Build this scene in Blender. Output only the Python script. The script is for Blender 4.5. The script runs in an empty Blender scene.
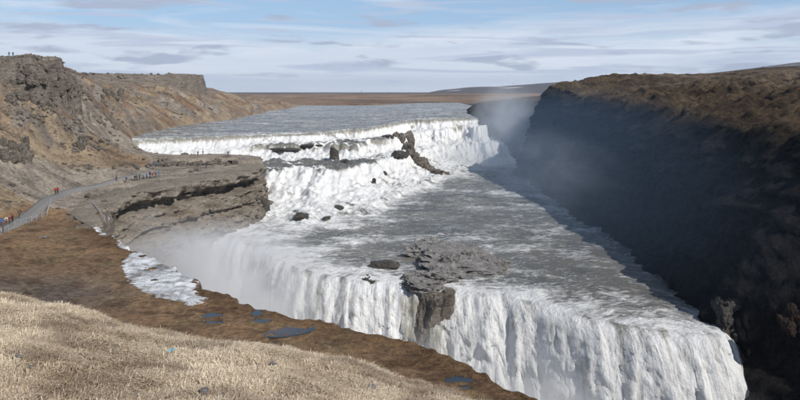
import bpy, bmesh, math, random
import numpy as np
from mathutils import Vector, Matrix, Euler

random.seed(7)
rng = np.random.default_rng(7)
sc = bpy.context.scene
COL = sc.collection
F, HZ = 720.0, 92.0                     # focal length and horizon row in photograph pixels

# ------------------------------------------------------------------ camera, sky, sun, exposure
cam = bpy.data.cameras.new("camera")
cam.sensor_width = 36.0
cam.lens = 36.0 * F / 800.0
cam.shift_y = -(200.0 - HZ) / 800.0
cam.clip_start = 0.3
cam.clip_end = 30000.0
cam_ob = bpy.data.objects.new("camera", cam)
COL.objects.link(cam_ob)
cam_ob.rotation_euler = (math.radians(90), 0, 0)
sc.camera = cam_ob

SUN_EL, SUN_AZ = math.radians(41), math.radians(131)      # azimuth clockwise from the view direction (+y)
sd = Vector((math.sin(SUN_AZ) * math.cos(SUN_EL), math.cos(SUN_AZ) * math.cos(SUN_EL), math.sin(SUN_EL)))
sun = bpy.data.lights.new("sun", 'SUN')
sun.energy = 4.5
sun.angle = math.radians(0.5)
sun.color = (1.0, 0.96, 0.9)
sun_ob = bpy.data.objects.new("sun", sun)
COL.objects.link(sun_ob)
sun_ob.rotation_euler = sd.to_track_quat('Z', 'Y').to_euler()

world = bpy.data.worlds.new("World")
sc.world = world
world.use_nodes = True
wn, wl = world.node_tree.nodes, world.node_tree.links
wn.clear()

def N(nt, typ, **kw):
    n = nt.nodes.new(typ)
    for k, v in kw.items():
        if k == 'inp':
            for kk, vv in v.items():
                n.inputs[kk].default_value = vv
        else:
            setattr(n, k, v)
    return n

def ramp(nt, fac, stops, interp='LINEAR'):
    r = nt.nodes.new('ShaderNodeValToRGB')
    r.color_ramp.interpolation = interp
    while len(r.color_ramp.elements) < len(stops):
        r.color_ramp.elements.new(0.5)
    for e, (p, c) in zip(r.color_ramp.elements, stops):
        e.position = p
        e.color = (c, c, c, 1) if isinstance(c, (int, float)) else (*c, 1)
    if fac is not None:
        nt.links.new(fac, r.inputs[0])
    return r

def mixc(nt, fac, a, b, mode='MIX'):
    m = nt.nodes.new('ShaderNodeMix')
    m.data_type = 'RGBA'
    m.blend_type = mode
    for sock, v in ((m.inputs[0], fac), (m.inputs[6], a), (m.inputs[7], b)):
        if hasattr(v, 'is_linked'):
            nt.links.new(v, sock)
        elif isinstance(v, (int, float)):
            sock.default_value = v
        else:
            sock.default_value = (*v, 1)
    return m.outputs[2]

def math_(nt, op, a, b=None, clamp=False):
    m = nt.nodes.new('ShaderNodeMath')
    m.operation = op
    m.use_clamp = clamp
    for i, v in enumerate((a, b)):
        if v is None:
            continue
        if hasattr(v, 'is_linked'):
            nt.links.new(v, m.inputs[i])
        else:
            m.inputs[i].default_value = v
    return m.outputs[0]

nt = world.node_tree
out = wn.new('ShaderNodeOutputWorld')
bg = wn.new('ShaderNodeBackground')
bg.inputs[1].default_value = 0.1
sky = wn.new('ShaderNodeTexSky')
sky.sky_type = 'NISHITA'
sky.sun_disc = False
sky.sun_elevation = SUN_EL
sky.sun_rotation = SUN_AZ
sky.altitude = 200
sky.dust_density = 0.6
geo = wn.new('ShaderNodeTexCoord')
def cloud_noise(scale, loc, detail, rough, dist=0.0):
    mp = N(nt, 'ShaderNodeMapping', inp={'Scale': scale, 'Location': loc})
    nt.links.new(geo.outputs['Generated'], mp.inputs[0])
    n = N(nt, 'ShaderNodeTexNoise', inp={'Scale': 1.0, 'Detail': detail, 'Roughness': rough, 'Distortion': dist})
    nt.links.new(mp.outputs[0], n.inputs['Vector'])
    return n.outputs[0]
sep = wn.new('ShaderNodeSeparateXYZ')
nt.links.new(geo.outputs['Generated'], sep.inputs[0])
veil = cloud_noise((3.0, 3.0, 26.0), (3.1, 0.4, 0.2), 7, 0.55, 0.6)
# thin veil thickens towards the horizon
el = math_(nt, 'MULTIPLY', sep.outputs[2], 3.0)
veil_f = ramp(nt, math_(nt, 'SUBTRACT', math_(nt, 'ADD', veil, 0.16), el), [(0.28, 0.0), (0.5, 0.93)]).outputs[0]
blue = mixc(nt, ramp(nt, sep.outputs[2], [(0.1, 0.55), (0.34, 0.0)]).outputs[0], sky.outputs[0], (3.4, 5.6, 9.2))
veil_col = ramp(nt, cloud_noise((2.0, 2.0, 40.0), (7, 2, 1.3), 6, 0.6, 0.4), [(0.3, (6.2, 7.0, 8.4)), (0.62, (7.9, 8.5, 9.5))]).outputs[0]
c1 = mixc(nt, veil_f, blue, veil_col)
# darker flat-bottomed streaks
streak = cloud_noise((4.2, 4.2, 62.0), (1.7, 5.2, 0.75), 8, 0.55, 0.5)
streak_f = ramp(nt, streak, [(0.5, 0.0), (0.60, 0.85)]).outputs[0]
lowfade = ramp(nt, sep.outputs[2], [(0.010, 0.0), (0.03, 1.0), (0.4, 1.0), (0.6, 0.3)]).outputs[0]
c2 = mixc(nt, math_(nt, 'MULTIPLY', streak_f, lowfade), c1, (5.2, 5.9, 7.5))
puff = cloud_noise((7.0, 7.0, 46.0), (4.4, 1.2, 2.5), 6, 0.5, 0.3)
puff_f = math_(nt, 'MULTIPLY', ramp(nt, puff, [(0.55, 0.0), (0.615, 0.9)]).outputs[0], lowfade)
c2 = mixc(nt, puff_f, c2, (4.3, 4.9, 6.3))
nt.links.new(c2, bg.inputs[0])
nt.links.new(bg.outputs[0], out.inputs[0])

sc.view_settings.view_transform = 'Standard'
sc.view_settings.look = 'None'
sc.view_settings.gamma = 1.0
sc.view_settings.exposure = 0.0
try:
    sc.view_settings.use_curve_mapping = False
except Exception:
    pass
sc.render.engine = 'CYCLES'
sc.cycles.volume_bounces = 3
sc.cycles.max_bounces = 6
sc.cycles.diffuse_bounces = 3
sc.cycles.volume_step_rate = 1.0
sc.cycles.volume_max_steps = 96
sc.cycles.use_denoising = True

# ------------------------------------------------------------------ numeric helpers
_perm = rng.permutation(512)
_grad = rng.normal(size=(512, 3))
_grad /= np.linalg.norm(_grad, axis=1)[:, None]

def perlin(x, y, z=0.0):
    x, y, z = np.broadcast_arrays(np.asarray(x, float), np.asarray(y, float), np.asarray(z, float))
    xi, yi, zi = np.floor(x).astype(int), np.floor(y).astype(int), np.floor(z).astype(int)
    xf, yf, zf = x - xi, y - yi, z - zi
    u, v, w = [t * t * t * (t * (t * 6 - 15) + 10) for t in (xf, yf, zf)]
    def g(i, j, k):
        h = _perm[(_perm[(_perm[(xi + i) & 511] + yi + j) & 511] + zi + k) & 511]
        q = _grad[h]
        return q[..., 0] * (xf - i) + q[..., 1] * (yf - j) + q[..., 2] * (zf - k)
    def L(a, b, t):
        return a + t * (b - a)
    return L(L(L(g(0, 0, 0), g(1, 0, 0), u), L(g(0, 1, 0), g(1, 1, 0), u), v),
             L(L(g(0, 0, 1), g(1, 0, 1), u), L(g(0, 1, 1), g(1, 1, 1), u), v), w) * 1.5

def fbm(x, y, z=0.0, octv=4, gain=0.5, lac=2.03, ridge=False):
    s, a, t = 0.0, 1.0, 0.0
    for o in range(octv):
        n = perlin(x + 17.3 * o, y - 9.1 * o, z + 5.7 * o)
        if ridge:
            n = 1 - 2 * np.abs(n)
        s = s + a * n
        t += a
        a *= gain
        x, y, z = x * lac, y * lac, z * lac
    return s / t

def sstep(a, b, t):
    t = np.clip((t - a) / (b - a), 0, 1)
    return t * t * (3 - 2 * t)

def W(px, py, z):
    d = -z * F / (py - HZ)
    return ((px - 400) / F * d, d, z)

def Wd(px, py, d):
    return ((px - 400) / F * d, d, -(py - HZ) / F * d)

class TPS:
    def __init__(self, pts, lam=2.0):
        P = np.array(pts, float)
        self.p = P[:, :2] / 100
        n = len(P)
        K = self.k(self.p, self.p) + lam * 1e-3 * np.eye(n)
        A = np.zeros((n + 3, n + 3))
        A[:n, :n] = K
        A[:n, n] = A[n, :n] = 1
        A[:n, n + 1:] = self.p
        A[n + 1:, :n] = self.p.T
        self.w = np.linalg.solve(A, np.concatenate([P[:, 2], np.zeros(3)]))
    def k(self, a, b):
        r2 = ((a[:, None, :] - b[None]) ** 2).sum(-1)
        return r2 * np.log(r2 + 1e-12) * 0.5
    def __call__(self, x, y):
        x, y = np.broadcast_arrays(np.asarray(x, float), np.asarray(y, float))
        q = np.stack([x.ravel(), y.ravel()], 1) / 100
        o = np.empty(len(q))
        n = len(self.p)
        for i in range(0, len(q), 40000):
            c = q[i:i + 40000]
            o[i:i + 40000] = self.k(c, self.p) @ self.w[:n] + self.w[n] + c @ self.w[n + 1:]
        return o.reshape(x.shape)

def poly_dist(x, y, P):
    """distance to polyline, side (positive on its left) and parameter (index)"""
    x, y = np.broadcast_arrays(np.asarray(x, float), np.asarray(y, float))
    best = np.full(x.shape, 1e18)
    side = np.zeros(x.shape)
    par = np.zeros(x.shape)
    for i in range(len(P) - 1):
        ax, ay = P[i]
        bx, by = P[i + 1]
        dx, dy = bx - ax, by - ay
        t = np.clip(((x - ax) * dx + (y - ay) * dy) / (dx * dx + dy * dy), 0, 1)
        qx, qy = x - (ax + t * dx), y - (ay + t * dy)
        d2 = qx * qx + qy * qy
        cr = dx * (y - ay) - dy * (x - ax)
        m = d2 < best - 1e-9
        best = np.where(m, d2, best)
        side = np.where(m, np.sign(cr), side)
        par = np.where(m, i + t, par)
    return np.sqrt(best), side, par

# ------------------------------------------------------------------ object helpers
def props(o, label=None, cat=None, group=None, kind=None):
    for k, v in (('label', label), ('category', cat), ('group', group), ('kind', kind)):
        if v:
            o[k] = v
    return o

def link(name, me, mat=None, parent=None, loc=(0, 0, 0), rot=(0, 0, 0)):
    o = bpy.data.objects.new(name, me)
    COL.objects.link(o)
    o.location = loc
    o.rotation_euler = rot
    if mat is not None and me is not None and not me.materials:
        me.materials.append(mat)
    if parent:
        o.parent = parent
    return o

def np_mesh(name, V, faces, smooth=True, uv=None, attrs=None):
    """faces: (n,k) int array"""
    me = bpy.data.meshes.new(name)
    faces = np.asarray(faces, dtype=np.int32)
    n, k = faces.shape
    me.vertices.add(len(V))
    me.vertices.foreach_set('co', np.asarray(V, dtype=np.float32).ravel())
    me.loops.add(n * k)
    me.loops.foreach_set('vertex_index', faces.ravel())
    me.polygons.add(n)
    me.polygons.foreach_set('loop_start', np.arange(0, n * k, k, dtype=np.int32))
    me.polygons.foreach_set('loop_total', np.full(n, k, dtype=np.int32))
    me.update(calc_edges=True)
    me.polygons.foreach_set('use_smooth', np.full(n, smooth, dtype=bool))
    if uv is not None:
        l = me.uv_layers.new(name='UVMap')
        l.data.foreach_set('uv', np.asarray(uv, dtype=np.float32)[faces.ravel()].ravel())
    for nm, a in (attrs or {}).items():
        a = np.asarray(a, dtype=np.float32)
        if a.ndim == 1:
            at = me.attributes.new(nm, 'FLOAT', 'POINT')
            at.data.foreach_set('value', a)
        else:
            at = me.attributes.new(nm, 'FLOAT_COLOR', 'POINT')
            at.data.foreach_set('color', np.concatenate([a, np.ones((len(a), 1), np.float32)], 1).ravel())
    me.validate()
    return me

def grid_faces(n, m, flip=False):
    i = np.arange(n - 1)[:, None] * m + np.arange(m - 1)[None]
    f = np.stack([i, i + 1, i + m + 1, i + m], -1).reshape(-1, 4)
    return f[:, ::-1] if flip else f

def grid_mesh(name, X, Y, Z, flip=False, uv=None, attrs=None, mask=None, smooth=True):
    n, m = X.shape
    f = grid_faces(n, m, flip)
    if mask is not None:
        k = mask[:-1, :-1] & mask[1:, :-1] & mask[:-1, 1:] & mask[1:, 1:]
        f = f[k.ravel()]
    V = np.stack([X, Y, Z], -1).reshape(-1, 3)
    uvf = None if uv is None else np.stack([uv[0], uv[1]], -1).reshape(-1, 2)
    at = {k: (v.reshape(-1) if v.ndim == 2 else v.reshape(-1, 3)) for k, v in (attrs or {}).items()}
    return np_mesh(name, V, f, smooth, uvf, at)

def new_mat(name):
    m = bpy.data.materials.new(name)
    m.use_nodes = True
    t = m.node_tree
    t.nodes.clear()
    o = t.nodes.new('ShaderNodeOutputMaterial')
    b = t.nodes.new('ShaderNodeBsdfPrincipled')
    t.links.new(b.outputs[0], o.inputs[0])
    return m, t, b, o

def noise(t, vec, scale, detail=5, rough=0.55, dist=0.0, mscale=None, out_i=0):
    if mscale is not None:
        mp = N(t, 'ShaderNodeMapping', inp={'Scale': mscale})
        t.links.new(vec, mp.inputs[0])
        vec = mp.outputs[0]
    n = N(t, 'ShaderNodeTexNoise', inp={'Scale': scale, 'Detail': detail, 'Roughness': rough, 'Distortion': dist})
    t.links.new(vec, n.inputs['Vector'])
    return n.outputs[out_i]

def bump(t, height, strength, dist, prev=None):
    b = N(t, 'ShaderNodeBump', inp={'Strength': strength, 'Distance': dist})
    t.links.new(height, b.inputs['Height'])
    if prev is not None:
        t.links.new(prev, b.inputs['Normal'])
    return b.outputs[0]

def simple_mat(name, col, rough=0.8, var=0.25, scale=6.0, spec=0.3):
    m, t, b, o = new_mat(name)
    tc = t.nodes.new('ShaderNodeTexCoord')
    n = noise(t, tc.outputs['Object'], scale, 4)
    dark = tuple(c * (1 - var) for c in col)
    lite = tuple(min(1, c * (1 + var)) for c in col)
    r = ramp(t, n, [(0.3, dark), (0.7, lite)])
    t.links.new(r.outputs[0], b.inputs['Base Color'])
    b.inputs['Roughness'].default_value = rough
    b.inputs['Specular IOR Level'].default_value = spec
    return m

# ------------------------------------------------------------------ materials
def rock_material(name, c_dark, c_mid, c_light, scale=1.0, rough=0.85, bumpd=0.25, tint_attr=None, wet=0.0):
    m, t, b, o = new_mat(name)
    g = t.nodes.new('ShaderNodeNewGeometry')
    pos = g.outputs['Position']
    n1 = noise(t, pos, 0.35 * scale, 8, 0.62)
    n2 = noise(t, pos, 1.9 * scale, 8, 0.65)
    n3 = noise(t, pos, 0.25 * scale, 6, 0.6, 0.0, (0.6, 0.6, 6.0))
    s = math_(t, 'ADD', math_(t, 'MULTIPLY', n1, 0.45), math_(t, 'ADD', math_(t, 'MULTIPLY', n2, 0.3), math_(t, 'MULTIPLY', n3, 0.25)))
    r = ramp(t, s, [(0.38, c_dark), (0.5, c_mid), (0.62, c_light)])
    t.links.new(r.outputs[0], b.inputs['Base Color'])
    b.inputs['Roughness'].default_value = rough
    b.inputs['Specular IOR Level'].default_value = 0.25 + wet
    v = N(t, 'ShaderNodeTexVoronoi', inp={'Scale': 0.7 * scale, 'Randomness': 1.0})
    v.feature = 'DISTANCE_TO_EDGE'
    mp = N(t, 'ShaderNodeMapping', inp={'Scale': (1, 1, 1.8)})
    t.links.new(pos, mp.inputs[0])
    dmp = N(t, 'ShaderNodeVectorMath', operation='ADD')
    t.links.new(mp.outputs[0], dmp.inputs[0])
    t.links.new(noise(t, pos, 1.0 * scale, 4, 0.6, out_i=1), dmp.inputs[1])
    t.links.new(dmp.outputs[0], v.inputs['Vector'])
    crack = ramp(t, v.outputs['Distance'], [(0.0, 0.0), (0.09, 1.0)]).outputs[0]
    h = math_(t, 'ADD', math_(t, 'MULTIPLY', n2, 1.6), math_(t, 'ADD', math_(t, 'MULTIPLY', crack, 0.35), math_(t, 'MULTIPLY', n3, 1.4)))
    t.links.new(bump(t, h, 1.0, bumpd), b.inputs['Normal'])
    return m

M_rock = rock_material('grey_brown_rock', (0.07, 0.06, 0.05), (0.17, 0.145, 0.12), (0.27, 0.235, 0.19), 1.0, bumpd=0.5)
M_rock_wet = rock_material('wet_dark_rock', (0.03, 0.027, 0.024), (0.075, 0.066, 0.055), (0.16, 0.14, 0.115), 1.6, rough=0.5, bumpd=0.4, wet=0.2)
M_rock_pale = rock_material('pale_grey_rock', (0.13, 0.12, 0.115), (0.29, 0.275, 0.26), (0.46, 0.44, 0.42), 1.8, bumpd=0.4)
M_rock_dark = rock_material('dark_basalt', (0.018, 0.017, 0.018), (0.04, 0.037, 0.036), (0.085, 0.075, 0.066), 1.3, bumpd=0.5)

def land_material(name, rock_cols, bump_amt=0.35, grain=1.0, strata=(0.5, 0.5, 4.0)):
    """ground: colour comes from the mesh's soil attribute, steep faces turn to rock"""
    m, t, b, o = new_mat(name)
    g = t.nodes.new('ShaderNodeNewGeometry')
    pos = g.outputs['Position']
    at = N(t, 'ShaderNodeAttribute', attribute_name='soil')
    rk = N(t, 'ShaderNodeAttribute', attribute_name='rocky')
    nf = noise(t, pos, 1.1 * grain, 8, 0.7)
    nb = noise(t, pos, 0.13 * grain, 8, 0.62)
    nv = noise(t, pos, 5.0 * grain, 4, 0.65)
    val = math_(t, 'ADD', math_(t, 'MULTIPLY', nf, 0.5), math_(t, 'ADD', math_(t, 'MULTIPLY', nb, 0.3), math_(t, 'MULTIPLY', nv, 0.2)))
    mul = ramp(t, val, [(0.38, (0.32, 0.29, 0.26)), (0.5, (1.0, 0.99, 0.97)), (0.61, (1.7, 1.62, 1.5))]).outputs[0]
    soil = mixc(t, 1.0, at.outputs['Color'], mul, 'MULTIPLY')
    n3 = noise(t, pos, 0.3, 7, 0.62, 0.0, strata)
    n4 = noise(t, pos, 1.6, 7, 0.65)
    rv = math_(t, 'ADD', math_(t, 'MULTIPLY', n3, 0.5), math_(t, 'MULTIPLY', n4, 0.5))
    rock = ramp(t, rv, [(0.38, rock_cols[0]), (0.5, rock_cols[1]), (0.62, rock_cols[2])]).outputs[0]
    sp = t.nodes.new('ShaderNodeSeparateXYZ')
    t.links.new(g.outputs['Normal'], sp.inputs[0])
    steep = math_(t, 'ADD', math_(t, 'SUBTRACT', 1.0, sp.outputs[2]), math_(t, 'MULTIPLY', math_(t, 'SUBTRACT', nf, 0.5), 0.5))
    sf = ramp(t, steep, [(0.34, 0.0), (0.5, 1.0)]).outputs[0]
    rf = math_(t, 'MAXIMUM', sf, rk.outputs['Fac'])
    c = mixc(t, rf, soil, rock)
    t.links.new(c, b.inputs['Base Color'])
    b.inputs['Roughness'].default_value = 0.95
    b.inputs['Specular IOR Level'].default_value = 0.1
    h = math_(t, 'ADD', math_(t, 'MULTIPLY', val, 2.0), math_(t, 'MULTIPLY', rv, 1.2))
    t.links.new(bump(t, h, 1.0, bump_amt), b.inputs['Normal'])
    return m

M_land = land_material('tundra_ground', ((0.075, 0.065, 0.055), (0.17, 0.145, 0.12), (0.26, 0.225, 0.185)), 0.6)
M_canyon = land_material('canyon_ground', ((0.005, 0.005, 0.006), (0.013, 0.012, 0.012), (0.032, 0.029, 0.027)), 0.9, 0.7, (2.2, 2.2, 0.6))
M_far = land_material('far_ground', ((0.1, 0.08, 0.07), (0.15, 0.12, 0.1), (0.2, 0.17, 0.14)), 1.5, 0.08)

def water_material():
    m, t, b, o = new_mat('glacial_water')
    uvn = t.nodes.new('ShaderNodeUVMap')
    uv = uvn.outputs[0]
    fo = N(t, 'ShaderNodeAttribute', attribute_name='foam')
    st = N(t, 'ShaderNodeAttribute', attribute_name='steep')
    g = t.nodes.new('ShaderNodeNewGeometry')
    pos = g.outputs['Position']
    flat = noise(t, uv, 1.0, 9, 0.68, 0.5, (0.10, 0.22, 1))          # whitecaps lie across the current
    flat2 = noise(t, uv, 1.0, 8, 0.7, 0.5, (0.5, 1.1, 1))
    fall = noise(t, uv, 1.0, 9, 0.66, 0.5, (0.8, 0.09, 1))          # long threads down a fall
    fall2 = noise(t, uv, 1.0, 7, 0.7, 0.4, (2.0, 0.7, 1))
    nflat = math_(t, 'ADD', math_(t, 'MULTIPLY', flat, 0.42), math_(t, 'MULTIPLY', flat2, 0.58))
    nfall = math_(t, 'ADD', math_(t, 'MULTIPLY', fall, 0.65), math_(t, 'MULTIPLY', fall2, 0.35))
    mx = N(t, 'ShaderNodeMix', data_type='FLOAT')
    t.links.new(st.outputs['Fac'], mx.inputs[0])
    t.links.new(nflat, mx.inputs[2])
    t.links.new(nfall, mx.inputs[3])
    nn = mx.outputs[0]
    f = math_(t, 'ADD', fo.outputs['Fac'], math_(t, 'MULTIPLY', math_(t, 'SUBTRACT', nn, 0.5), 2.6))
    fm = ramp(t, f, [(0.30, 0.0), (0.72, 1.0)]).outputs[0]
    wcol = ramp(t, noise(t, pos, 0.05, 5, 0.6), [(0.35, (0.115, 0.117, 0.108)), (0.65, (0.19, 0.18, 0.157))]).outputs[0]
    silt = mixc(t, math_(t, 'MULTIPLY', st.outputs['Fac'], 0.8), wcol, (0.36, 0.34, 0.28))
    fcol = ramp(t, nn, [(0.33, (0.48, 0.49, 0.50)), (0.46, (0.66, 0.66, 0.65)), (0.58, (0.79, 0.79, 0.775))]).outputs[0]
    c = mixc(t, fm, silt, fcol)
    t.links.new(c, b.inputs['Base Color'])
    rg = ramp(t, fm, [(0.0, 0.22), (1.0, 0.9)]).outputs[0]
    t.links.new(rg, b.inputs['Roughness'])
    b.inputs['IOR'].default_value = 1.33
    b.inputs['Specular IOR Level'].default_value = 0.4
    hh = math_(t, 'ADD', math_(t, 'MULTIPLY', nn, 1.3), math_(t, 'MULTIPLY', noise(t, pos, 1.6, 6, 0.65), 0.5))
    t.links.new(bump(t, hh, 1.0, 0.8), b.inputs['Normal'])
    return m
M_water = water_material()

# ------------------------------------------------------------------ the river: brinks as functions of x
BX = [-112, -60, -40, -20, -7, 7, 21, 44, 60]
B1 = [300, 340, 351, 370, 405, 437, 440, 443, 445]
Z0 = [-20, -20, -19.7, -19, -18, -17, -16.5, -16, -16]
B2 = [292, 327, 327, 330, 365, 405, 421, 428, 430]
Z1 = [-26, -25, -25, -25, -25, -24.5, -24, -22, -22]
Z2 = [-30, -30, -30, -30, -30.5, -31, -31, -30, -30]
B3 = [268, 270, 270, 275, 305, 352, 388, 412, 415]
W3 = [50, 52, 52, 52, 60, 62, 45, 22, 22]
ZM = -38.5
LX = [-60, -48, -39, -22, -15, 0, 11, 20, 26, 31, 36.5, 42, 47, 52.5, 54.5, 58, 66]
LY = [198, 194, 186, 160, 154, 149, 145, 140, 133, 127.5, 123, 119.5, 117, 117, 121, 133, 140]
ZB = -66.0

def river(x, y, detail=True):
    """water surface: z, steepness, foam amount"""
    x, y = np.broadcast_arrays(np.asarray(x, float), np.asarray(y, float))
    I = lambda t, X=BX: np.interp(x, X, t)
    w1 = fbm(x / 22, y / 40, 1.5, 4) * 9 + fbm(x / 5, y / 14, 3.5, 3) * 2.5
    w2 = fbm(x / 13, y / 60, 7.5, 4) * 26 + fbm(x / 4, y / 20, 3.5, 3) * 5
    w3 = fbm(x / 12, y / 60, 9.5, 4) * 34 + fbm(x / 4, y / 20, 1.5, 3) * 6
    b1, b2, b3 = I(B1) + w1 * np.interp(x, [-60, -40, 0, 40], [.6, 1.3, 1.2, .25]), I(B2) + w2 * 0.9, I(B3) + w3 * 0.75
    z0, z1, z2 = I(Z0), I(Z1), I(Z2)
    def drop(s, w):
        u = np.clip(s / w, 0, 1)
        return np.where(s > 0, 0.75 * (1 - (1 - u) ** 3) + 0.25 * u, 0)
    s1, s2, s3 = b1 - y, b2 - y, b3 - y
    d1, d2, d3 = drop(s1, 9.0), drop(s2, np.interp(x, [-20, 20], [24, 14])), drop(s3, I(W3))
    z = z0 + np.maximum(y - b1, 0) * 0.0035 + (z1 - z0) * d1 + (z2 - z1) * d2 + (ZM - z2) * d3
    lw = (fbm(x / 9, y / 60, 4.2, 4) * 5 + fbm(x / 2.5, y / 60, 8.2, 2) * 0.9) * np.interp(x, [-40, 0, 45, 55], [1, 1, 1, .3])
    b4 = np.interp(x, LX, LY) + lw
    s4 = b4 - y
    fallw = 15.0
    u = np.clip(s4 / fallw, 0, 1)
    z = z - np.clip(s4 + 9, 0, 9) ** 2 / 81 * 0.8 * (s4 < 60)
    z = z + (ZB + 0.8 - ZM) * np.where(s4 > 0, u ** 1.7, 0)
    # foam
    foam = np.full(x.shape, 0.22)
    foam += np.where((s1 < 0), np.clip(1 + s1 / 30, 0, 1) * 0.12 + fbm(x / 40, y / 12, 2.2, 3) * 0.3 + 0.12, 0)
    in1 = sstep(0, 3, s1)
    foam -= in1 * 1.9 * np.clip(fbm(x / 7 + y / 30, y / 5, 14.3, 4) - 0.14, 0, 1) * sstep(-75, -60, x) * (1 - sstep(0, 20, s3 - I(W3)))
    tail = lambda s, a, b: sstep(-1.5, 2.5, s) * (1 - sstep(a, b, s))
    foam += in1 * 0.62 * (1 - sstep(0, 25, s3 - I(W3) * 0.55))
    foam += tail(s3, 0, 14) * 0.1
    after = s3 - I(W3)
    foam += sstep(-35, -8, after) * (1 - sstep(np.interp(x, [-30, 0], [2, -6]), np.interp(x, [-30, 0], [34, 46]), after + 26 * fbm(x / 12, y / 22, 3.9, 3))) * 0.5
    foam -= (1 - sstep(2, 8, b2 - y + 0)) * sstep(10, 16, s1) * 0.52 * np.interp(x, [-70, -62, -12, 0], [0, 1, 1, 0]) * 1.2 * (fbm(x / 14, y / 8, 3.3, 3) > -0.08)
    foam -= sstep(24, 30, s2) * (1 - sstep(-2, 4, s3)) * 0.6 * np.interp(x, [-56, -50, -14, -5], [.9, 1, 1, 0]) * 1.15 * (fbm(x / 16, y / 10, 6.3, 3) > -0.2)
    # eddies of foam on the middle reach
    mid = sstep(0, 20, after) * (s4 < 0)
    foam += mid * (0.30 * np.clip(fbm(x / 26 + 0.3 * fbm(x / 20, y / 20, 1, 2), y / 13, 5.1, 4) + 0.02, 0, 1) * 2.6 + 0.03)
    foam += mid * 0.24 * (1 - sstep(0, 20 + 8 * fbm(x / 9, y / 9, 2, 3), -s4)) * sstep(-44, -20, x)
    foam += mid * 0.16 * (1 - sstep(-24, -4, x)) * (1 - sstep(0, 30, np.abs(-s4 - 8)))
    fall = sstep(-0.5, 4.5, s4)
    onset = fbm(x / 1.9, y / 40, 2.9, 3) * 5 + fbm(x / 8, y / 60, 6.9, 2) * 3.5
    foam += sstep(-1.5, 2.0, s4 + onset) * (0.40 + 0.20 * u) * (s4 > -9) + sstep(-9, 0, s4) * (s4 < 20) * 0.12
    foam -= sstep(1, 4, s4) * (s4 < 16) * np.exp(-((x - 4.6) / 4.6) ** 4) * 0.5
    steep = np.clip(np.maximum(np.maximum(tail(s1, 7, 12), tail(s2, 14, 26) * .8), np.maximum(tail(s3, 20, 50) * .7, sstep(-2, 4, s4) * (1 - sstep(fallw, fallw + 3, s4)))), 0, 1)
    if detail:
        # relief: waves on flats, ropes of water on the falls
        wave = fbm(x / 3.2, y / 1.9, 2.2, 4) * 0.5 + fbm(x / 11, y / 6, 6.2, 3) * 0.7
        rap = fbm(x / 2.6, y / 4.0, 8.8, 4, ridge=True) * 0.9 + fbm(x / 7, y / 8, 4.8, 3) * 1.6
        casc = np.clip(in1 * (1 - sstep(0, 12, after)), 0, 1)
        ribs = np.clip(fbm((x + y * 0.35) / 5.5, (y - x * 0.2) / 9, 17.0, 4, ridge=True), -1, 1)
        z = z + ribs * 1.5 * casc * sstep(-75, -60, x) + wave * (1 - casc) * np.where(s4 > 0, 0.3, 1) * (0.4 + 0.6 * (s4 < -4)) + rap * casc
    z = np.where(s4 > fallw, ZB + fbm(x / 5, y / 5, 3, 3) * 0.8, z)
    foam = np.where(s4 > fallw, 0.8, foam)
    return z, steep, np.clip(foam, 0, 1.2), s4, u

def build_river():
    # ---- main sheet, rows denser at the drops; the lower fall gets its own row spacing
    xs = np.arange(-142, 78, 0.45)
    n = len(xs)
    v = np.concatenate([np.linspace(0, 1, 60, endpoint=False), 1 + np.linspace(0, 1, 70, endpoint=False),
                        2 + np.linspace(0, 1, 260, endpoint=False), 3 + np.linspace(0, 1, 130, endpoint=False),
                        4 + np.linspace(0, 1, 110, endpoint=False), 5 + np.linspace(0, 1, 61)])
    top1 = np.interp(xs, BX, B1)
    mid0 = np.interp(xs, BX, B3) - np.interp(xs, BX, W3) - 8
    low = np.interp(xs, LX, LY)
    keys = [np.full(n, 950.0), np.full(n, 600.0), top1 + 14, np.maximum(mid0, low + 12), low + 5, low - 21, np.full(n, 25.0)]
    yy = np.empty((n, len(v)))
    for i, t in enumerate(v):
        k = min(int(t), 5)
        f = t - k
        yy[:, i] = keys[k] * (1 - f) + keys[k + 1] * f
    X = np.repeat(xs[:, None], len(v), 1)
    Z, steep, foam, s4, u = river(X, yy)
    arc = np.zeros_like(X)
    # smooth arc length along the flow, so that the threads run down the falls
    base = river(np.repeat(xs[::20][:, None], len(v), 1), yy[::20], False)[0]
    dl = np.sqrt(np.diff(yy[::20], axis=1) ** 2 + np.diff(base, axis=1) ** 2)
    a0 = np.concatenate([np.zeros((len(xs[::20]), 1)), np.cumsum(dl, 1)], 1)
    for j in range(len(v)):
        arc[:, j] = np.interp(xs, xs[::20], a0[:, j])
    # ropes and billows on the lower fall: push out along -y
    infall = sstep(-1, 3, s4) * (1 - sstep(14.5, 17, s4))
    wob = fbm(X / 5, arc / 7, 7.7, 3) * 1.4
    rope = fbm((X + wob) / 3.0, arc / 22, 3.3, 4, ridge=True) * 1.5 + np.abs(fbm((X + wob) / 1.9, arc / 6.0, 5.3, 4)) * 1.5 * sstep(0, 8, s4) + np.abs(fbm((X + wob) / 0.9, arc / 2.4, 7.3, 3)) * 0.8 * sstep(-1, 5, s4) + fbm((X + wob) / 1.1, arc / 6, 6.3, 3) * 0.9 + fbm((X + wob) / 1.4, arc / 2.2, 1.3, 4) * 1.3 * sstep(2, 12, s4)
    Y = yy - infall * (rope + 0.4) 
    Z = Z + infall * 0.4 * fbm(X / 1.2, arc / 3, 9.3, 3)
    me = grid_mesh('river', X, Y, Z, uv=(X, arc), attrs={'foam': foam, 'steep': steep})
    o = link('river', me, M_water)
    props(o, kind='structure')
build_river()

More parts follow.
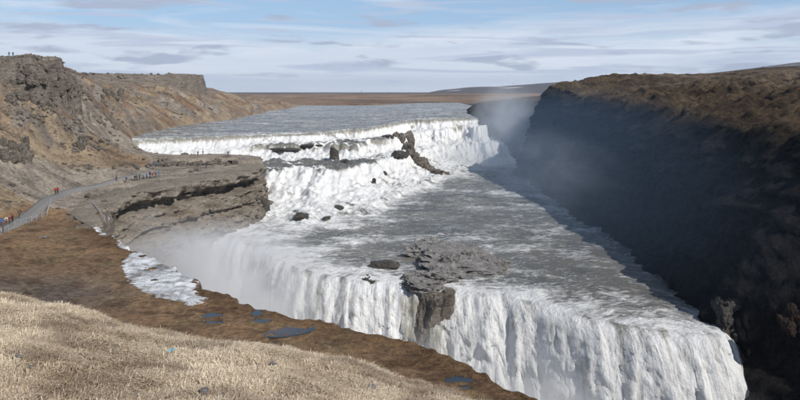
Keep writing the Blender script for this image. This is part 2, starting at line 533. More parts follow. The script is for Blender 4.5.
# ------------------------------------------------------------------ left land
EDGE = [(60, 16), (34, 43), (14, 64), (1.5, 80.5), (-15, 91), (-25.5, 100), (-40, 119), (-52, 133), (-62, 146), (-68, 160), (-66, 174),
        (-59, 188), (-51, 203), (-45, 218), (-45, 236), (-52, 256), (-64, 268), (-95, 278), (-112, 300), (-126, 335),
        (-132, 423), (-124, 496), (-126, 576), (-134, 720), (-130, 950)]
EZB = [-68, -68, -68, -68, -68, -68, -68, -68, -68, -68, -68, -68, -68, -64, -58, -50, -45, -38, -32, -23, -22.5, -22.5, -22, -21.5, -21]
EWD = [6, 6, 5, 5, 5, 5, 5, 5, 7, 9, 8, 5, 4, 4, 4, 5, 6, 6, 6, 10, 12, 12, 12, 12, 12]

def foreground(x, y):
    ridge = 26 - (x + 14.4) * 6 / 16.4
    ridge = np.where(x > 10, ridge.clip(14), ridge)
    z = -4.33 - 0.15 * x - 0.182 * y + 0.32 * np.exp(-((x + 1.5) / 3.2) ** 2)
    z = z + 0.35 * fbm(x / 7, y / 7, 0.4, 3) + 0.22 * fbm(x / 1.7, y / 1.7, 2.4, 3)
    over = y - ridge + 0.9 * fbm(x / 3.5, y / 9, 5.4, 3)
    z = z - 0.42 * np.logaddexp(0, over / 1.6) * 1.6
    near = np.clip(1 - y / 13, 0, 1)
    z = z + near ** 1.3 * 2.9
    return z

pts = []
def P(px, py, z=None, d=None):
    pts.append(W(px, py, z) if d is None else Wd(px, py, d))
for a in [(0, 232, -27), (36, 216, -27.2), (60, 199, -26.7), (95, 189, -26.5), (130, 179, -25.2), (250, 160, -24), (150, 157, -24.2),
          (180, 180, -24.4), (117, 193, -24.9), (98, 222, -27.5), (130, 238, -27.6), (160, 255, -27.8), (205, 290, -28), (262, 312, -28),
          (330, 325, -28), (400, 340, -28), (470, 362, -28), (560, 400, -28.2), (100, 300, -28), (290, 332, -28), (0, 290, -26.5),
          (0, 255, -26.8), (100, 250, -27.6), (457, 378, -28), (60, 270, -27.3), (30, 235, -27.3)]:
    P(*a)
for a in [(60, 160, None, 215), (20, 185, None, 172), (0, 150, None, 185), (30, 120, None, 215), (0, 103, None, 218), (60, 112, None, 245),
          (100, 140, None, 262), (120, 152, None, 277), (100, 112, None, 315), (75, 88, None, 290), (100, 86, None, 340), (0, 66, None, 240), (30, 72, None, 240),
          (110, 97, None, 380), (150, 106, None, 425), (170, 114, None, 430), (205, 98, None, 520), (232, 107, None, 560), (130, 92, None, 440),
          (170, 90, None, 480), (225, 94, None, 620), (262, 98, None, 800), (108, 90, None, 420), (0, 205, None, 155), (60, 178, None, 192), (90, 165, None, 212)]:
    P(*a)
pts += [(-160, 240, 11), (-200, 300, 12), (-170, 180, 8), (-140, 150, 0), (-110, 120, -12), (-85, 80, -20), (-60, 50, -24), (-20, 50, -27.5),
        (20, 40, -28.5), (50, 30, -29), (-120, 335, -19.6), (-130, 423, -18.6), (-122, 496, -18.2), (-124, 576, -18), (-132, 720, -17.6),
        (-200, 420, 6), (-210, 520, 5), (-240, 700, 1), (-260, 300, 14), (-260, 150, 14), (-300, 450, 14), (-320, 700, 9), (-400, 600, 15), (-200, 60, 0), (-90, 20, -22), (0, 0, -28),
        (-150, 30, -12), (-330, 900, 0), (-200, 950, -8), (-150, 880, -14), (-400, 200, 20), (-110, 300, -21), (-95, 272, -24), (-90, 255, -23), (-76, 235, -24.2), (-65, 262, -24)]
tl = TPS(pts, 4.0)

MESA = [(-330, 600), (-230, 420), (-182, 432), (-150, 500), (-146, 545), (-165, 590), (-240, 700)]
CRAG = [(-260, 180), (-150, 206), (-134, 224), (-119, 232), (-117, 240), (-122, 262), (-150, 300), (-190, 330)]

def in_poly(x, y, P):
    """signed distance to closed polygon, positive inside"""
    Q = P + [P[0]]
    d, s, _ = poly_dist(x, y, Q)
    ins = np.zeros(x.shape, bool)
    for i in range(len(Q) - 1):
        (ax, ay), (bx, by) = Q[i], Q[i + 1]
        c = ((ay > y) != (by > y)) & (x < (bx - ax) * (y - ay) / (by - ay + 1e-12) + ax)
        ins ^= c
    return np.where(ins, d, -d)

def left_base(x, y):
    """land height before the river edge is cut"""
    x, y = np.broadcast_arrays(np.asarray(x, float), np.asarray(y, float))
    zt = tl(x, y)
    return zt

def tier(x, y):
    return 1.5 * sstep(0, 1.6, y - 240 - 2.5 * fbm(x / 6, y / 30, 2.2, 4)) * sstep(-112, -100, x) * (y < 300)

POOLS = [(290, 331.0, 2.2, 1.6, 'largest blue pool on the brown shelf, long and narrow', -0.12), (257, 312.5, 1.1, 1.3, 'small round pool near the shelf edge above the largest pool', 0),
         (261, 320.5, 1.3, 1.1, 'short thin pool just below the small round pool', 0.1), (210, 315, 1.9, 1.7, 'pool right of the ice patch on the brown shelf', 0.1),
         (214, 322, 1.6, 1.0, 'thin pool below the one right of the ice patch', 0.1), (458, 379, 1.9, 1.5, 'oval pool at the right, on the narrowing tip of the shelf', -0.1),
         (466, 387, 0.9, 0.7, 'tiny pool beside the oval pool on the tip of the shelf', 0)]
PW = [W(a, b, -27.9) for a, b, *_ in POOLS]
PZ = [float(tl(np.array(c[0]), np.array(c[1]))) for c in PW]
PW = [W(a[0], a[1], z) for a, z in zip(POOLS, PZ)]

def left_land(x, y, want=False):
    x, y = np.broadcast_arrays(np.asarray(x, float), np.asarray(y, float))
    zt = tl(x, y)
    hill = sstep(-22, -12, zt) * sstep(60, 120, y)
    zt = zt + tier(x, y)
    # gullies running down the scree slopes and rounded hummocks
    zt = zt + hill * (fbm(x / 60, y / 16, 1.1, 4, ridge=True) * 2.6 + fbm(x / 14, y / 14, 3.1, 4) * 1.8 + fbm(x / 3.8, y / 3.8, 8.1, 4) * 0.75 - 0.6)
    zt = zt + (1 - hill) * (fbm(x / 18, y / 18, 3.1, 3) * 0.5 + fbm(x / 3, y / 3, 3.1, 3) * 0.14 + np.clip(fbm(x / 1.5, y / 1.5, 5.1, 3) - 0.05, 0, 1) * 0.5)
    rocky = np.zeros(x.shape)
    # mesa: basalt cap on the skyline
    w = fbm(x / 12, y / 12, 2.7, 4) * 6
    sm = in_poly(x, y, MESA) + w
    cap = sstep(-3, 2.5, sm)
    top = 11.3 + 0.5 * fbm(x / 9, y / 9, 5.0, 3) + 0.02 * (x + 182) * (x > -182)
    top = top + 0.9 * ((x > -158) & (y > 430))
    zt = np.where(sm > -5, zt * (1 - cap) + np.maximum(top, zt) * cap, zt)
    rocky = np.maximum(rocky, sstep(-4, -1, sm) * (1 - sstep(4, 8, sm)))
    # crag at the upper left with the two onlookers
    w = fbm(x / 9, y / 9, 6.7, 4) * 5
    scg = in_poly(x, y, CRAG) + w
    cap = 0.6 * sstep(-5, -2.5, scg) + 0.4 * sstep(-0.5, 1.5, scg)
    top = np.interp(x, [-135, -128, -118], [10.6, 11.0, 12.6]) + 0.3 * fbm(x / 5, y / 5, 5.0, 3)
    zt = np.where(scg > -8, zt * (1 - cap) + np.maximum(top, zt) * cap, zt)
    rocky = np.maximum(rocky, sstep(-9, -3, scg + fbm(x / 6, y / 6, 2, 4) * 8) * (1 - sstep(3, 6, scg)))
    blocks = sstep(-16, -6, scg) * (1 - sstep(-1.5, 1.0, scg))
    zt = zt + blocks * (fbm(x / 5, y / 5, zt / 5, 4, ridge=True) * 2.0 + fbm(x / 1.8, y / 1.8, zt / 2, 3) * 0.8)
    # river bank, gorge and the cliff under the viewing ledge
    d, side, par = poly_dist(x, y, EDGE)
    s = d * side
    s = s + fbm(x / 2.2, y / 2.2, 3.7, 3) * 0.7 * (par < 9) + fbm(x / 7, y / 7, 0.7, 4) * np.interp(par, [0, 8, 10, 14, 17, 20], [2.6, 2.6, 1, 1, 2, 6])
    s = s + np.interp(par, [9.3, 10, 14, 15.6], [0, -4.5, -4.5, 0])       # the ledge cliff mesh stands in front
    zb = np.interp(par, np.arange(len(EZB)), EZB)
    wd = np.interp(par, np.arange(len(EWD)), EWD)
    k = sstep(-1, 1, 2 * s / wd + 1)
    z = zt * k + np.minimum(zb, zt - 1) * (1 - k)
    for (a_, b_, rx, ry, _, rot), c, zp in zip(POOLS, PW, PZ):
        m = (np.abs(x - c[0]) < rx * 2.2) & (np.abs(y - c[1]) < ry * 2.6)
        if m.any():
            dx, dy = (x - c[0]), (y - c[1])
            dx, dy = dx + rot * dy, dy - 0.5 * dx * (rx > 2)
            e = (dx / rx / .85) ** 2 + (dy / ry / .65) ** 2 + 1.5 * fbm(x / 1.1, y / 0.9, 4.4, 4)
            w_ = np.where(m, 1 - sstep(0.7, 2.2, e), 0)
            z = z * (1 - w_) + (zp - 0.22 + 0.30 * sstep(0.4, 1.3, e)) * w_
    fg = foreground(x, y)
    z2 = np.where(y < 75, np.logaddexp(fg / 0.8, z / 0.8) * 0.8, z)
    return (z2, s, par, rocky, scg, sm, zt) if want else z2

def pix(x, y, z):
    return 400 + F * x / np.maximum(y, 1), HZ - F * z / np.maximum(y, 1)

def hit(px, py, fn, d0=10, d1=900, step=0.5):
    d = np.arange(d0, d1, step)
    x = (px - 400) / F * d
    z = -(py - HZ) / F * d
    h = fn(x, d)
    i = np.argmax(z <= h)
    if not (z <= h).any():
        i = np.argmin(z - h)
    return np.array((x[i], d[i], h[i]))

# path: a ribbon along the slope
PATH = [(-122, 88), (-104, 112), (-90, 128), (-77.5, 139), (-79, 150), (-81, 160), (-83.5, 172), (-86, 183), (-84, 194), (-82, 203), (-79, 212), (-76, 220)]

def soil_left(x, y, z, s, par, rocky, scg, sm, zt):
    c = np.zeros(x.shape + (3,))
    px, py = pix(x, y, z)
    n1 = fbm(x / 16, y / 16, 0.2, 5)
    n2 = fbm(x / 45, y / 45, 4.2, 4)
    def put(col, w):
        c[...] = c * (1 - w[..., None]) + np.array(col) * w[..., None]
    c[...] = (0.225, 0.175, 0.12)
    put((0.16, 0.115, 0.078), sstep(0.0, 0.35, n2))
    put((0.13, 0.08, 0.05), sstep(0.0, 0.3, fbm(x / 22, y / 22, 30.0, 5)) * 0.7)
    # scree fans: grey tongues below the crag and along the far bank
    scree = fbm(x / 50 + y / 40, y / 11 - x / 40, 2.0, 4)
    hill = sstep(-20, -12, zt)
    put((0.155, 0.14, 0.125), hill * sstep(-0.02, 0.2, scree) * (y > 200) * 0.9)
    put((0.14, 0.08, 0.052), hill * 1.0 * sstep(0.05, 0.3, n1) * sstep(240, 330, y) * 0.75)
    put((0.17, 0.145, 0.125), hill * sstep(0.1, 0.3, fbm(x / 7, y / 20, 8.0, 4)) * sstep(300, 360, y) * 0.7)
    put((0.11, 0.085, 0.065), hill * sstep(0.02, 0.22, fbm(x / 5, y / 8, 12.0, 5)) * 0.65)
    put((0.19, 0.18, 0.17), hill * sstep(0.12, 0.25, fbm(x / 9 + y / 30, y / 26 - x / 30, 14.0, 5)) * 0.6)
    # brown moss and peat of the wet shelf
    shelf = (1 - sstep(-25.9, -24.8, zt)) * (1 - sstep(165, 190, y)) 
    near_edge = shelf * (1 - sstep(26, 50, s + n1 * 12 + np.clip(y - 110, 0, 100) * 0.15))
    put((0.19, 0.125, 0.075), near_edge)
    put((0.17, 0.135, 0.08), near_edge * sstep(0.0, 0.25, fbm(x / 5, y / 9, 6.2, 4)) * 0.55)
    put((0.085, 0.052, 0.033), near_edge * sstep(0.0, 0.3, fbm(x / 7, y / 7, 1.2, 4)) * (y < 100) * 0.8)
    put((0.10, 0.06, 0.03), near_edge * (1 - sstep(0, 7, s)) * 0.7)
    # scrub on the left of the shelf
    scrub = shelf * sstep(0, 12, -x - 36 + n1 * 14) * (1 - sstep(98, 118, y + n1 * 10))
    put((0.105, 0.085, 0.074), scrub * 0.95)
    put((0.22, 0.175, 0.11), shelf * sstep(-0.05, 0.2, fbm(x / 12, y / 12, 18.2, 5)) * sstep(16, 34, s) * 0.75)
    put((0.07, 0.045, 0.03), shelf * sstep(0.12, 0.3, fbm(x / 3, y / 4, 28.2, 5)) * 0.6)
    put((0.17, 0.13, 0.06), shelf * sstep(0.1, 0.35, fbm(x / 9, y / 9, 8.2, 4)) * sstep(28, 50, s) * 0.5)
    # bare rock of the viewing ledge
    ledge = (par > 9.2) & (par < 18)
    put((0.235, 0.205, 0.17), sstep(0.2, 0.9, ledge * (1 - sstep(28, 40, s + n1 * 8)) * 1.0))
    put((0.15, 0.13, 0.11), ledge * (1 - sstep(28, 36, s)) * sstep(0.05, 0.25, fbm(x / 9, y / 5, 3.3, 4)) * 0.9)
    c *= 1.25
    # dry grass of the knoll
    fgw = (1 - sstep(34, 44, y)) * (z > -22)
    put((0.27, 0.2, 0.125), fgw)
    put((0.15, 0.1, 0.06), fgw * sstep(0.1, 0.35, fbm(x / 2.5, y / 2.5, 1.7, 4)) * 0.8)
    return c

def build_left():
    # land beyond the knoll
    y1 = np.concatenate([np.arange(38, 60, 0.9), np.arange(60, 105, 0.3), np.arange(105, 300, 0.62), np.geomspace(300, 960, 230)])
    # columns fan out with distance: constant spacing near the river, wider inland
    t = np.linspace(0, 1, 430)
    X = np.empty((len(y1), len(t)))
    xr = np.interp(y1, [38, 60, 80, 150, 200, 260, 330, 960], [48, 26, 6, -48, -36, -36, -112, -112])
    xl = np.interp(y1, [38, 150, 260, 520, 960], [-60, -130, -190, -330, -560])
    X = xr[:, None] + (xl - xr)[:, None] * (t ** 1.15)[None]
    Y = np.repeat(y1[:, None], len(t), 1)
    z, s, par, rocky, scg, sm, zt = left_land(X, Y, True)
    soil = soil_left(X, Y, z, s, par, rocky, scg, sm, zt)
    me = grid_mesh('hillside_terrain', X, Y, z, flip=False, attrs={'soil': soil, 'rocky': rocky})
    props(link('hillside_terrain', me, M_land), kind='structure')
    # the knoll underfoot
    gx = np.arange(-40, 44, 0.22)
    gy = np.arange(-12, 38.9, 0.22)
    X, Y = np.meshgrid(gx, gy)
    z, s, par, rocky, scg, sm, zt = left_land(X, Y, True)
    soil = soil_left(X, Y, z, s, par, rocky, scg, sm, zt)
    me = grid_mesh('knoll_ground', X, Y, z, attrs={'soil': soil, 'rocky': rocky * 0})
    props(link('knoll_ground', me, M_land), kind='structure')
build_left()

# ------------------------------------------------------------------ ledge cliff: strata swept along the edge
def build_ledge():
    poly = np.array(EDGE[8:18], float)
    seg = np.r_[0, np.cumsum(np.hypot(*np.diff(poly, axis=0).T))]
    ss = np.arange(0, seg[-1], 0.45)
    # smooth the corners of the rim
    fx = np.interp(ss, seg, poly[:, 0]); fy = np.interp(ss, seg, poly[:, 1])
    ker = np.hanning(19); ker /= ker.sum()
    pad = lambda a: np.convolve(np.pad(a, 9, mode='edge'), ker, 'valid')
    fx, fy = pad(fx), pad(fy)
    tx, ty = np.gradient(fx), np.gradient(fy)
    L = np.hypot(tx, ty)
    nx, ny = ty / L, -tx / L                  # outward, to the river side
    # (offset outward, drop below the top, strata sharpness)
    prof = [(-9, 0.35), (-6.5, -0.1), (-3, -0.05), (-0.5, 0.0), (0.9, 0.25), (1.2, 0.8), (1.0, 1.7), (0.6, 2.5), (-1.6, 2.9), (-2.4, 3.6), (-2.2, 4.6),
            (-1.2, 5.0), (1.2, 5.5), (1.9, 6.0), (1.8, 6.9), (2.8, 7.1), (4.0, 7.6), (4.2, 8.6), (3.2, 9.2), (4.0, 9.9), (5.6, 10.6), (7.2, 11.4), (7.9, 12.8), (8.1, 15), (8.4, 18), (8.6, 30)]
    pr = np.array(prof)
    pl = np.r_[0, np.cumsum(np.hypot(*np.diff(pr, axis=0).T))]
    tt = np.arange(0, pl[-1], 0.3)
    off = np.interp(tt, pl, pr[:, 0]); dz = np.interp(tt, pl, pr[:, 1])
    S, O = np.meshgrid(ss, off, indexing='ij')
    D = np.repeat(dz[None], len(ss), 0)
    fxg, fyg = fx[:, None], fy[:, None]
    top = (tl(fx, fy) + tier(fx, fy))[:, None]
    scale = np.interp(ss, [0, 10, 30, seg[-1] - 35, seg[-1]], [0.55, .8, 1.0, 1.0, 0.4])[:, None]
    # thickness of each bed wanders along the rim
    D2 = D + np.clip(D, 0, 3) * 0.35 * fbm(S / 14, D / 40, 1.2, 3)
    corner = np.exp(-((S - 97) / 30) ** 2)
    O = np.where(O > 1, 1 + (O - 1) * (1 - 0.8 * corner), O)
    O = np.where(O < 0, O * np.interp(S, [0, 22], [0.12, 1]), O)
    O2 = O * scale + (D > 0.1) * (fbm(S / 7, D / 1.7, 4.4, 4) * 1.5 + fbm(S / 1.6, D / 1.1, 6.4, 4) * 0.75 + fbm(S / 16, D / 9, 9.4, 3) * 1.6)
    O2 = O2 + np.where(O < -0.4, 0, 0)
    # vertical breaks where blocks have come away
    brk = np.clip(fbm(S / 3.2, D / 12, 12.4, 3) - 0.15, 0, 1) * 6 * (D > 0.1) * (D < 6) + (D > 0.1) * 1.5 * np.round(1.8 * fbm(S / 2.6, D / 1.3, 2.4, 2)) / 1.8 + (D > 4) * np.clip(fbm(S / 5, D / 4, 3.4, 4, ridge=True), -1, 1) * 0.9
    O2 = O2 - brk
    X = fxg + nx[:, None] * O2
    Y = fyg + ny[:, None] * O2
    Z = top + 0.12 - D2 + fbm(X / 3, Y / 3, D, 3) * 0.16 * (D < 1) + 0.3 * fbm(X / 2, Y / 2, D / 2, 3) * (D > 4)
    soil = np.zeros(X.shape + (3,)); soil[...] = (0.28, 0.245, 0.2)
    m2 = sstep(5.2, 7, D) * (D < 11) * sstep(-0.1, .3, fbm(X / 8, Y / 8, 2, 3))
    soil = soil * (1 - m2[..., None]) + np.array((0.2, 0.15, 0.10)) * m2[..., None]
    wetm = sstep(0.1, 0.5, sstep(190, 235, Y) * sstep(1.0, 4, D)) * 0.6
    soil = soil * (1 - 0.6 * wetm[..., None])
    stain = sstep(0.05, 0.3, fbm(S / 6, D / 1.2, 31.0, 5)) * (D > 0.3) * 0.55
    soil = soil * (1 - stain[..., None]) + np.array((0.1, 0.08, 0.062)) * stain[..., None]
    me = grid_mesh('ledge_terrain', X, Y, Z, flip=True, attrs={'soil': soil, 'rocky': np.clip(0.35 - stain * .4, 0, 1)})
    props(link('ledge_terrain', me, M_ledge), kind='structure')
M_ledge = land_material('ledge_rock', ((0.12, 0.10, 0.085), (0.27, 0.235, 0.195), (0.42, 0.37, 0.31)), 0.7, 1.6)
build_ledge()

# ------------------------------------------------------------------ right canyon wall and plateau
rp = []
for a in [(800, 110, 172), (800, 92, 220), (800, 76, 250), (700, 101, 230), (700, 85, 290), (640, 92, 320), (640, 96, 270), (800, 70, 262), (740, 74, 310), (700, 77, 335),
          (640, 78, 385), (600, 80.5, 400), (575, 84, 375), (553, 85.5, 348), (600, 87, 330), (620, 82, 350)]:
    rp.append(Wd(*a))
rp += [(78, 140, -9), (78, 187, -7), (77, 250, -4), (71, 300, -0.5), (68, 335, 2), (84, 375, -3), (82, 405, -4), (66, 425, -5), (56, 440, -6), (62, 480, -8), (66, 520, -8), (110, 440, -2), (130, 480, 2), (100, 480, -5), (76, 700, -14), (90, 940, -16),
       (84, 535, -6), (100, 600, -5), (110, 560, -4), (150, 520, 2), (170, 450, 8), (150, 700, -4), (250, 300, 14), (300, 500, 13), (250, 700, 3), (150, 100, 4),
       (220, 50, 8), (90, 60, -9), (80, 100, -10), (90, 20, -10), (400, 900, -4), (200, 940, -10), (400, 200, 20), (500, 500, 20), (200, 180, 14)]
tr = TPS(rp, 4.0)
BASEX = ([-20, 20, 60, 90, 112, 126, 200, 300, 335, 352, 375, 405, 425, 443, 470, 520, 700, 950], [32, 36, 40, 42, 44, 56, 57, 57.5, 57.5, 61, 68, 66, 56, 48, 47, 49, 62, 76])

def build_right():
    ys = np.concatenate([np.arange(-20, 90, 2.0), np.arange(90, 340, 0.75), np.arange(340, 470, 0.9), np.geomspace(470, 960, 130)])
    q = np.concatenate([np.linspace(0, 1, 130, endpoint=False), 1 + np.linspace(0, 1, 170, endpoint=False) , 2 + np.linspace(0, 1, 90) ** 1.6])
    xb = np.interp(ys, *BASEX)[:, None]
    Y = np.repeat(ys[:, None], len(q), 1)
    Q = np.repeat(q[None], len(ys), 0)
    zwb = np.interp(ys, [0, 112, 122, 380, 445, 520, 950], [-70, -70, -42, -42, -24, -20, -19])[:, None]
    run = np.interp(ys, [0, 103, 113, 124, 220, 300, 330, 350, 375, 405, 440, 500, 960], [64, 60, 42, 23, 22, 14, 12, 18, 14, 11, 8, 10, 14])[:, None]  # unseen near end laid back, shaped to let sun onto the lower fall
    xrim = xb + run
    t = np.clip(Q, 0, 1)
    zr = tr(np.repeat(xrim, 1, 1), ys[:, None])
    # cliff face, then the hummocky slope, then the plateau
    X = xb + run * (t ** 1.15) - 2.5 * (1 - t)
    X = np.where(Q > 1, xrim + np.clip(Q - 1, 0, 1) * 75, X)
    X = np.where(Q > 2, xrim + 75 + np.clip(Q - 2, 0, 1) * 620, X)
    Zt = tr(X, Y)
    Z = np.where(Q <= 1, zwb + (zr - zwb) * (1 - (1 - t) ** 1.25), Zt)
    up = sstep(0.75, 1.15, Q)
    # relief
    gul = fbm(Y / 9, Z / 60, 3.0, 4, ridge=True) * 2.2 + fbm(Y / 26, Z / 26, 5.0, 4) * 4.0 + fbm(Y / 3, Z / 3, X / 3, 4) * 1.4
    bed = fbm(Y / 30, Z / 5, 8.0, 3) * 1.2 + fbm(Y / 2.2, Z / 12, 8.0, 3) * 1.7 + np.clip(fbm(Y / 14, Z / 4, 2.0, 3), -.2, .2) * 5
    cl = (1 - up) * sstep(0, 0.06, t + 0.03)
    X = X - cl * (gul + bed) * np.interp(ys, [0, 380, 430, 960], [1, 1, .5, .5])[:, None]
    wx, wy = X + fbm(X / 20, Y / 20, 1, 3) * 9, Y + fbm(X / 20, Y / 20, 5, 3) * 9
    hm = fbm(wx / 26 + wy / 60, wy / 15, 2.0, 5, gain=0.55, ridge=True)
    hm2 = fbm(X / 5.5, Y / 5.5, 7.0, 4)
    slopew = up * (1 - sstep(1.55, 2.1, Q))
    Z = Z + slopew * (hm * 5.5 - 1.4 + hm2 * 2.8) * np.interp(ys, [0, 230, 300], [1, 1, .5])[:, None] * np.interp(ys, [0, 380, 430, 960], [1, 1, .35, .2])[:, None] + up * hm2 * 0.5 + (Q > 2) * fbm(X / 50, Y / 50, 2, 4) * 2.0
    # unused side gully, added outside the picture to let the sun reach the buttress by the fall
    gl = np.exp(-((Y - 121 + (X - 58) * 0.27) / 7.0) ** 2) * sstep(66, 72, X) * (1 - sstep(100, 140, X))
    Z = Z - gl * np.clip(Z + 22, 0, 100) * 0.0
    n1 = fbm(X / 22, Y / 22, 0.2, 5)
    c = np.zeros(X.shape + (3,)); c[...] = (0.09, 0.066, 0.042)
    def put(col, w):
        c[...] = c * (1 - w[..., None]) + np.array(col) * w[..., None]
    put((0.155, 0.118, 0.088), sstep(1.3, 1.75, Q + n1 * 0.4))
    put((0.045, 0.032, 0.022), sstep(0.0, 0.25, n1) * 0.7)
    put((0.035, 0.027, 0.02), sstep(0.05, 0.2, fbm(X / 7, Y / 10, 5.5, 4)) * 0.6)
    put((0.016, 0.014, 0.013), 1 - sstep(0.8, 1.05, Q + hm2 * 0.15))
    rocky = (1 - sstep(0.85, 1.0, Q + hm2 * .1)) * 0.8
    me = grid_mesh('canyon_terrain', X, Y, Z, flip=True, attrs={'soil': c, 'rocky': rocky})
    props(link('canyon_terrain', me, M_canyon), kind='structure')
build_right()

# ------------------------------------------------------------------ far land and mountains
def build_far():
    a = np.linspace(-1.25, 1.25, 300)
    r = np.geomspace(860, 14000, 170)
    A, R_ = np.meshgrid(a, r, indexing='ij')
    X, Y = np.sin(A) * R_, np.cos(A) * R_
    px = 400 + F * X / np.maximum(Y, 1)
    Z = -19.5 + 3 * sstep(870, 1100, R_) + fbm(X / 400, Y / 400, 1, 4) * 5 * sstep(900, 1500, R_)
    # plateau that stands a little higher beyond 1.8 km
    Z = Z + sstep(1700, 2300, R_ + 300 * fbm(X / 300, Y / 300, 2, 3)) * 9
    # ridges whose crest reaches the skyline rows seen in the photograph
    def crest(pxs, pys, dist, width):
        cy = np.interp(px, pxs, pys)
        h = (HZ - cy) / F * dist
        h = h * (1 + 0.06 * fbm(X / 300, Y / 900, dist / 1000, 4))
        return h, np.exp(-((R_ - dist) / width) ** 2)
    Zo = Z
    for pxs, pys, dist, width in [
            ([-400, 380, 405, 440, 470, 500, 560, 620, 700, 800, 1200], [100, 100, 97, 90.5, 87.5, 86.5, 82.5, 78, 76, 66, 55], 5200, 900),
            ([-400, 430, 455, 480, 510, 560, 640, 1200], [110, 110, 99, 97, 94, 94, 93, 92], 2300, 260),
            ([-900, -200, 60, 72, 84, 92, 104, 118, 400, 600], [60, 70, 82, 80.5, 77.5, 79, 82, 92, 110, 110], 9000, 1200)]:
        h, k = crest(pxs, pys, dist, width)
        Z = np.maximum(Z, Zo + (h - Zo) * k + (fbm(X / 220, Y / 220, 3, 4) * 8) * k)
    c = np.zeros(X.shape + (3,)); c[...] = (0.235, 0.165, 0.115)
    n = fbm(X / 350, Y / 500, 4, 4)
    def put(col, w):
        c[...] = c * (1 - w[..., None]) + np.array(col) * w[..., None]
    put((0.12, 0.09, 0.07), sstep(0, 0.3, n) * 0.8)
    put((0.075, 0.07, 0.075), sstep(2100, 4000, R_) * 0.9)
    put((0.8, 0.82, 0.85), sstep(7500, 8000, R_) * (Z > 20))
    put((0.75, 0.77, 0.8), sstep(0.3, 0.36, fbm(X / 200, Y / 90, 9, 4)) * (R_ > 4500) * (R_ < 5600) * (px > 430))
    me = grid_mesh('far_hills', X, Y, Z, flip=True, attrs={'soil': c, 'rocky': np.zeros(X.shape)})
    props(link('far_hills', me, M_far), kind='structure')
build_far()

# ------------------------------------------------------------------ path
LAND = lambda x, y: left_land(x, y)
M_path = simple_mat('path_gravel', (0.17, 0.163, 0.155), 0.95, 0.15, 3.0)
def smooth_line(pts_, step):
    P_ = np.array(pts_, float)
    seg = np.r_[0, np.cumsum(np.hypot(*np.diff(P_[:, :2], axis=0).T))]
    t = np.arange(0, seg[-1], step)
    o = np.stack([np.interp(t, seg, P_[:, i]) for i in range(P_.shape[1])], 1)
    k = np.hanning(int(9 / step) | 1); k /= k.sum()
    h = len(k) // 2
    for i in range(o.shape[1]):
        o[:, i] = np.convolve(np.pad(o[:, i], h, mode='reflect', reflect_type='odd'), k, 'valid')
    return o
def build_path():
    c = smooth_line(PATH, 0.5)
    tx, ty = np.gradient(c[:, 0]), np.gradient(c[:, 1])
    L = np.hypot(tx, ty)
    nx, ny = ty / L, -tx / L
    w = np.interp(np.arange(len(c)), [0, len(c) * .6, len(c)], [1.35, 1.2, 0.7])
    offs = np.array([-1.35, -1.0, -0.5, 0, 0.5, 1.0, 1.35])
    O = offs[None] * w[:, None] * (1 + 0.06 * perlin(np.arange(len(c)) / 5, 1.0)[:, None])
    X, Y = c[:, :1] + nx[:, None] * O, c[:, 1:2] + ny[:, None] * O
    zc = np.maximum.reduce([LAND(X[:, i], Y[:, i]) for i in (1, 2, 3, 4, 5)])
    k = np.hanning(15); k /= k.sum()
    zc = np.convolve(np.pad(zc, 7, mode='edge'), k, 'valid') + 0.25
    Z = np.repeat(zc[:, None], 7, 1)
    Z[:, 0] -= 1.6; Z[:, -1] -= 1.6
    me = grid_mesh('path', X, Y, Z, flip=False)
    props(link('path', me, M_path), kind='structure')
    return c, nx, ny, w, zc
pc, pnx, pny, pw, pz = build_path()

def pathz(x, y):
    d = np.hypot(pc[:, 0] - x, pc[:, 1] - y)
    i = d.argmin()
    return (pz[i] if d[i] < pw[i] * 1.1 else -1e9)

# ------------------------------------------------------------------ rocks
def ico(sub):
    bm = bmesh.new()
    bmesh.ops.create_icosphere(bm, subdivisions=sub, radius=1)
    bm.verts.ensure_lookup_table()
    V = np.array([v.co[:] for v in bm.verts])
    Fc = np.array([[v.index for v in f.verts] for f in bm.faces])
    bm.free()
    return V, Fc
ICO = {k: ico(k) for k in (2, 3, 4, 5, 6)}

def rock_mesh(size, seed, sub=4, rough=0.24, beds=0.0, planes=18, box=0.9, skew=0.0):
    V, Fc = ICO[sub]
    r = np.random.default_rng(seed)
    n = r.normal(size=(planes, 3)); n /= np.linalg.norm(n, axis=1)[:, None]
    tlt = Matrix.Rotation(r.uniform(-.5, .5), 3, (1, 0.3, r.uniform(-1, 1)))
    n = n @ np.array(tlt)
    n = np.concatenate([n, np.eye(3), -np.eye(3)])
    h = np.r_[r.uniform(0.74, 1.0, planes), np.full(6, box)]
    dt = V @ n.T
    rad = np.min(np.where(dt > 1e-3, h[None] / np.maximum(dt, 1e-3), 9), 1)
    rad = np.minimum(rad, 1.25)
    p = V * rad[:, None]
    o = seed * 3.7
    dsp = fbm(p[:, 0] * 1.6 + o, p[:, 1] * 1.6, p[:, 2] * 1.6, 5, 0.6) + 0.6 * (fbm(p[:, 0] * 3 + o, p[:, 1] * 3, p[:, 2] * 3 + 9, 4, ridge=True))
    p = p * (1 + rough * dsp[:, None] * 1.5)
    S = np.array(size) / 2
    p = p * S
    if beds:
        p[:, :2] *= (1 + beds * perlin(p[:, 2] / (S[2] * 0.28), o)[:, None])
    p[:, 0] += skew * p[:, 2]
    return np_mesh('rock', p, Fc, False)

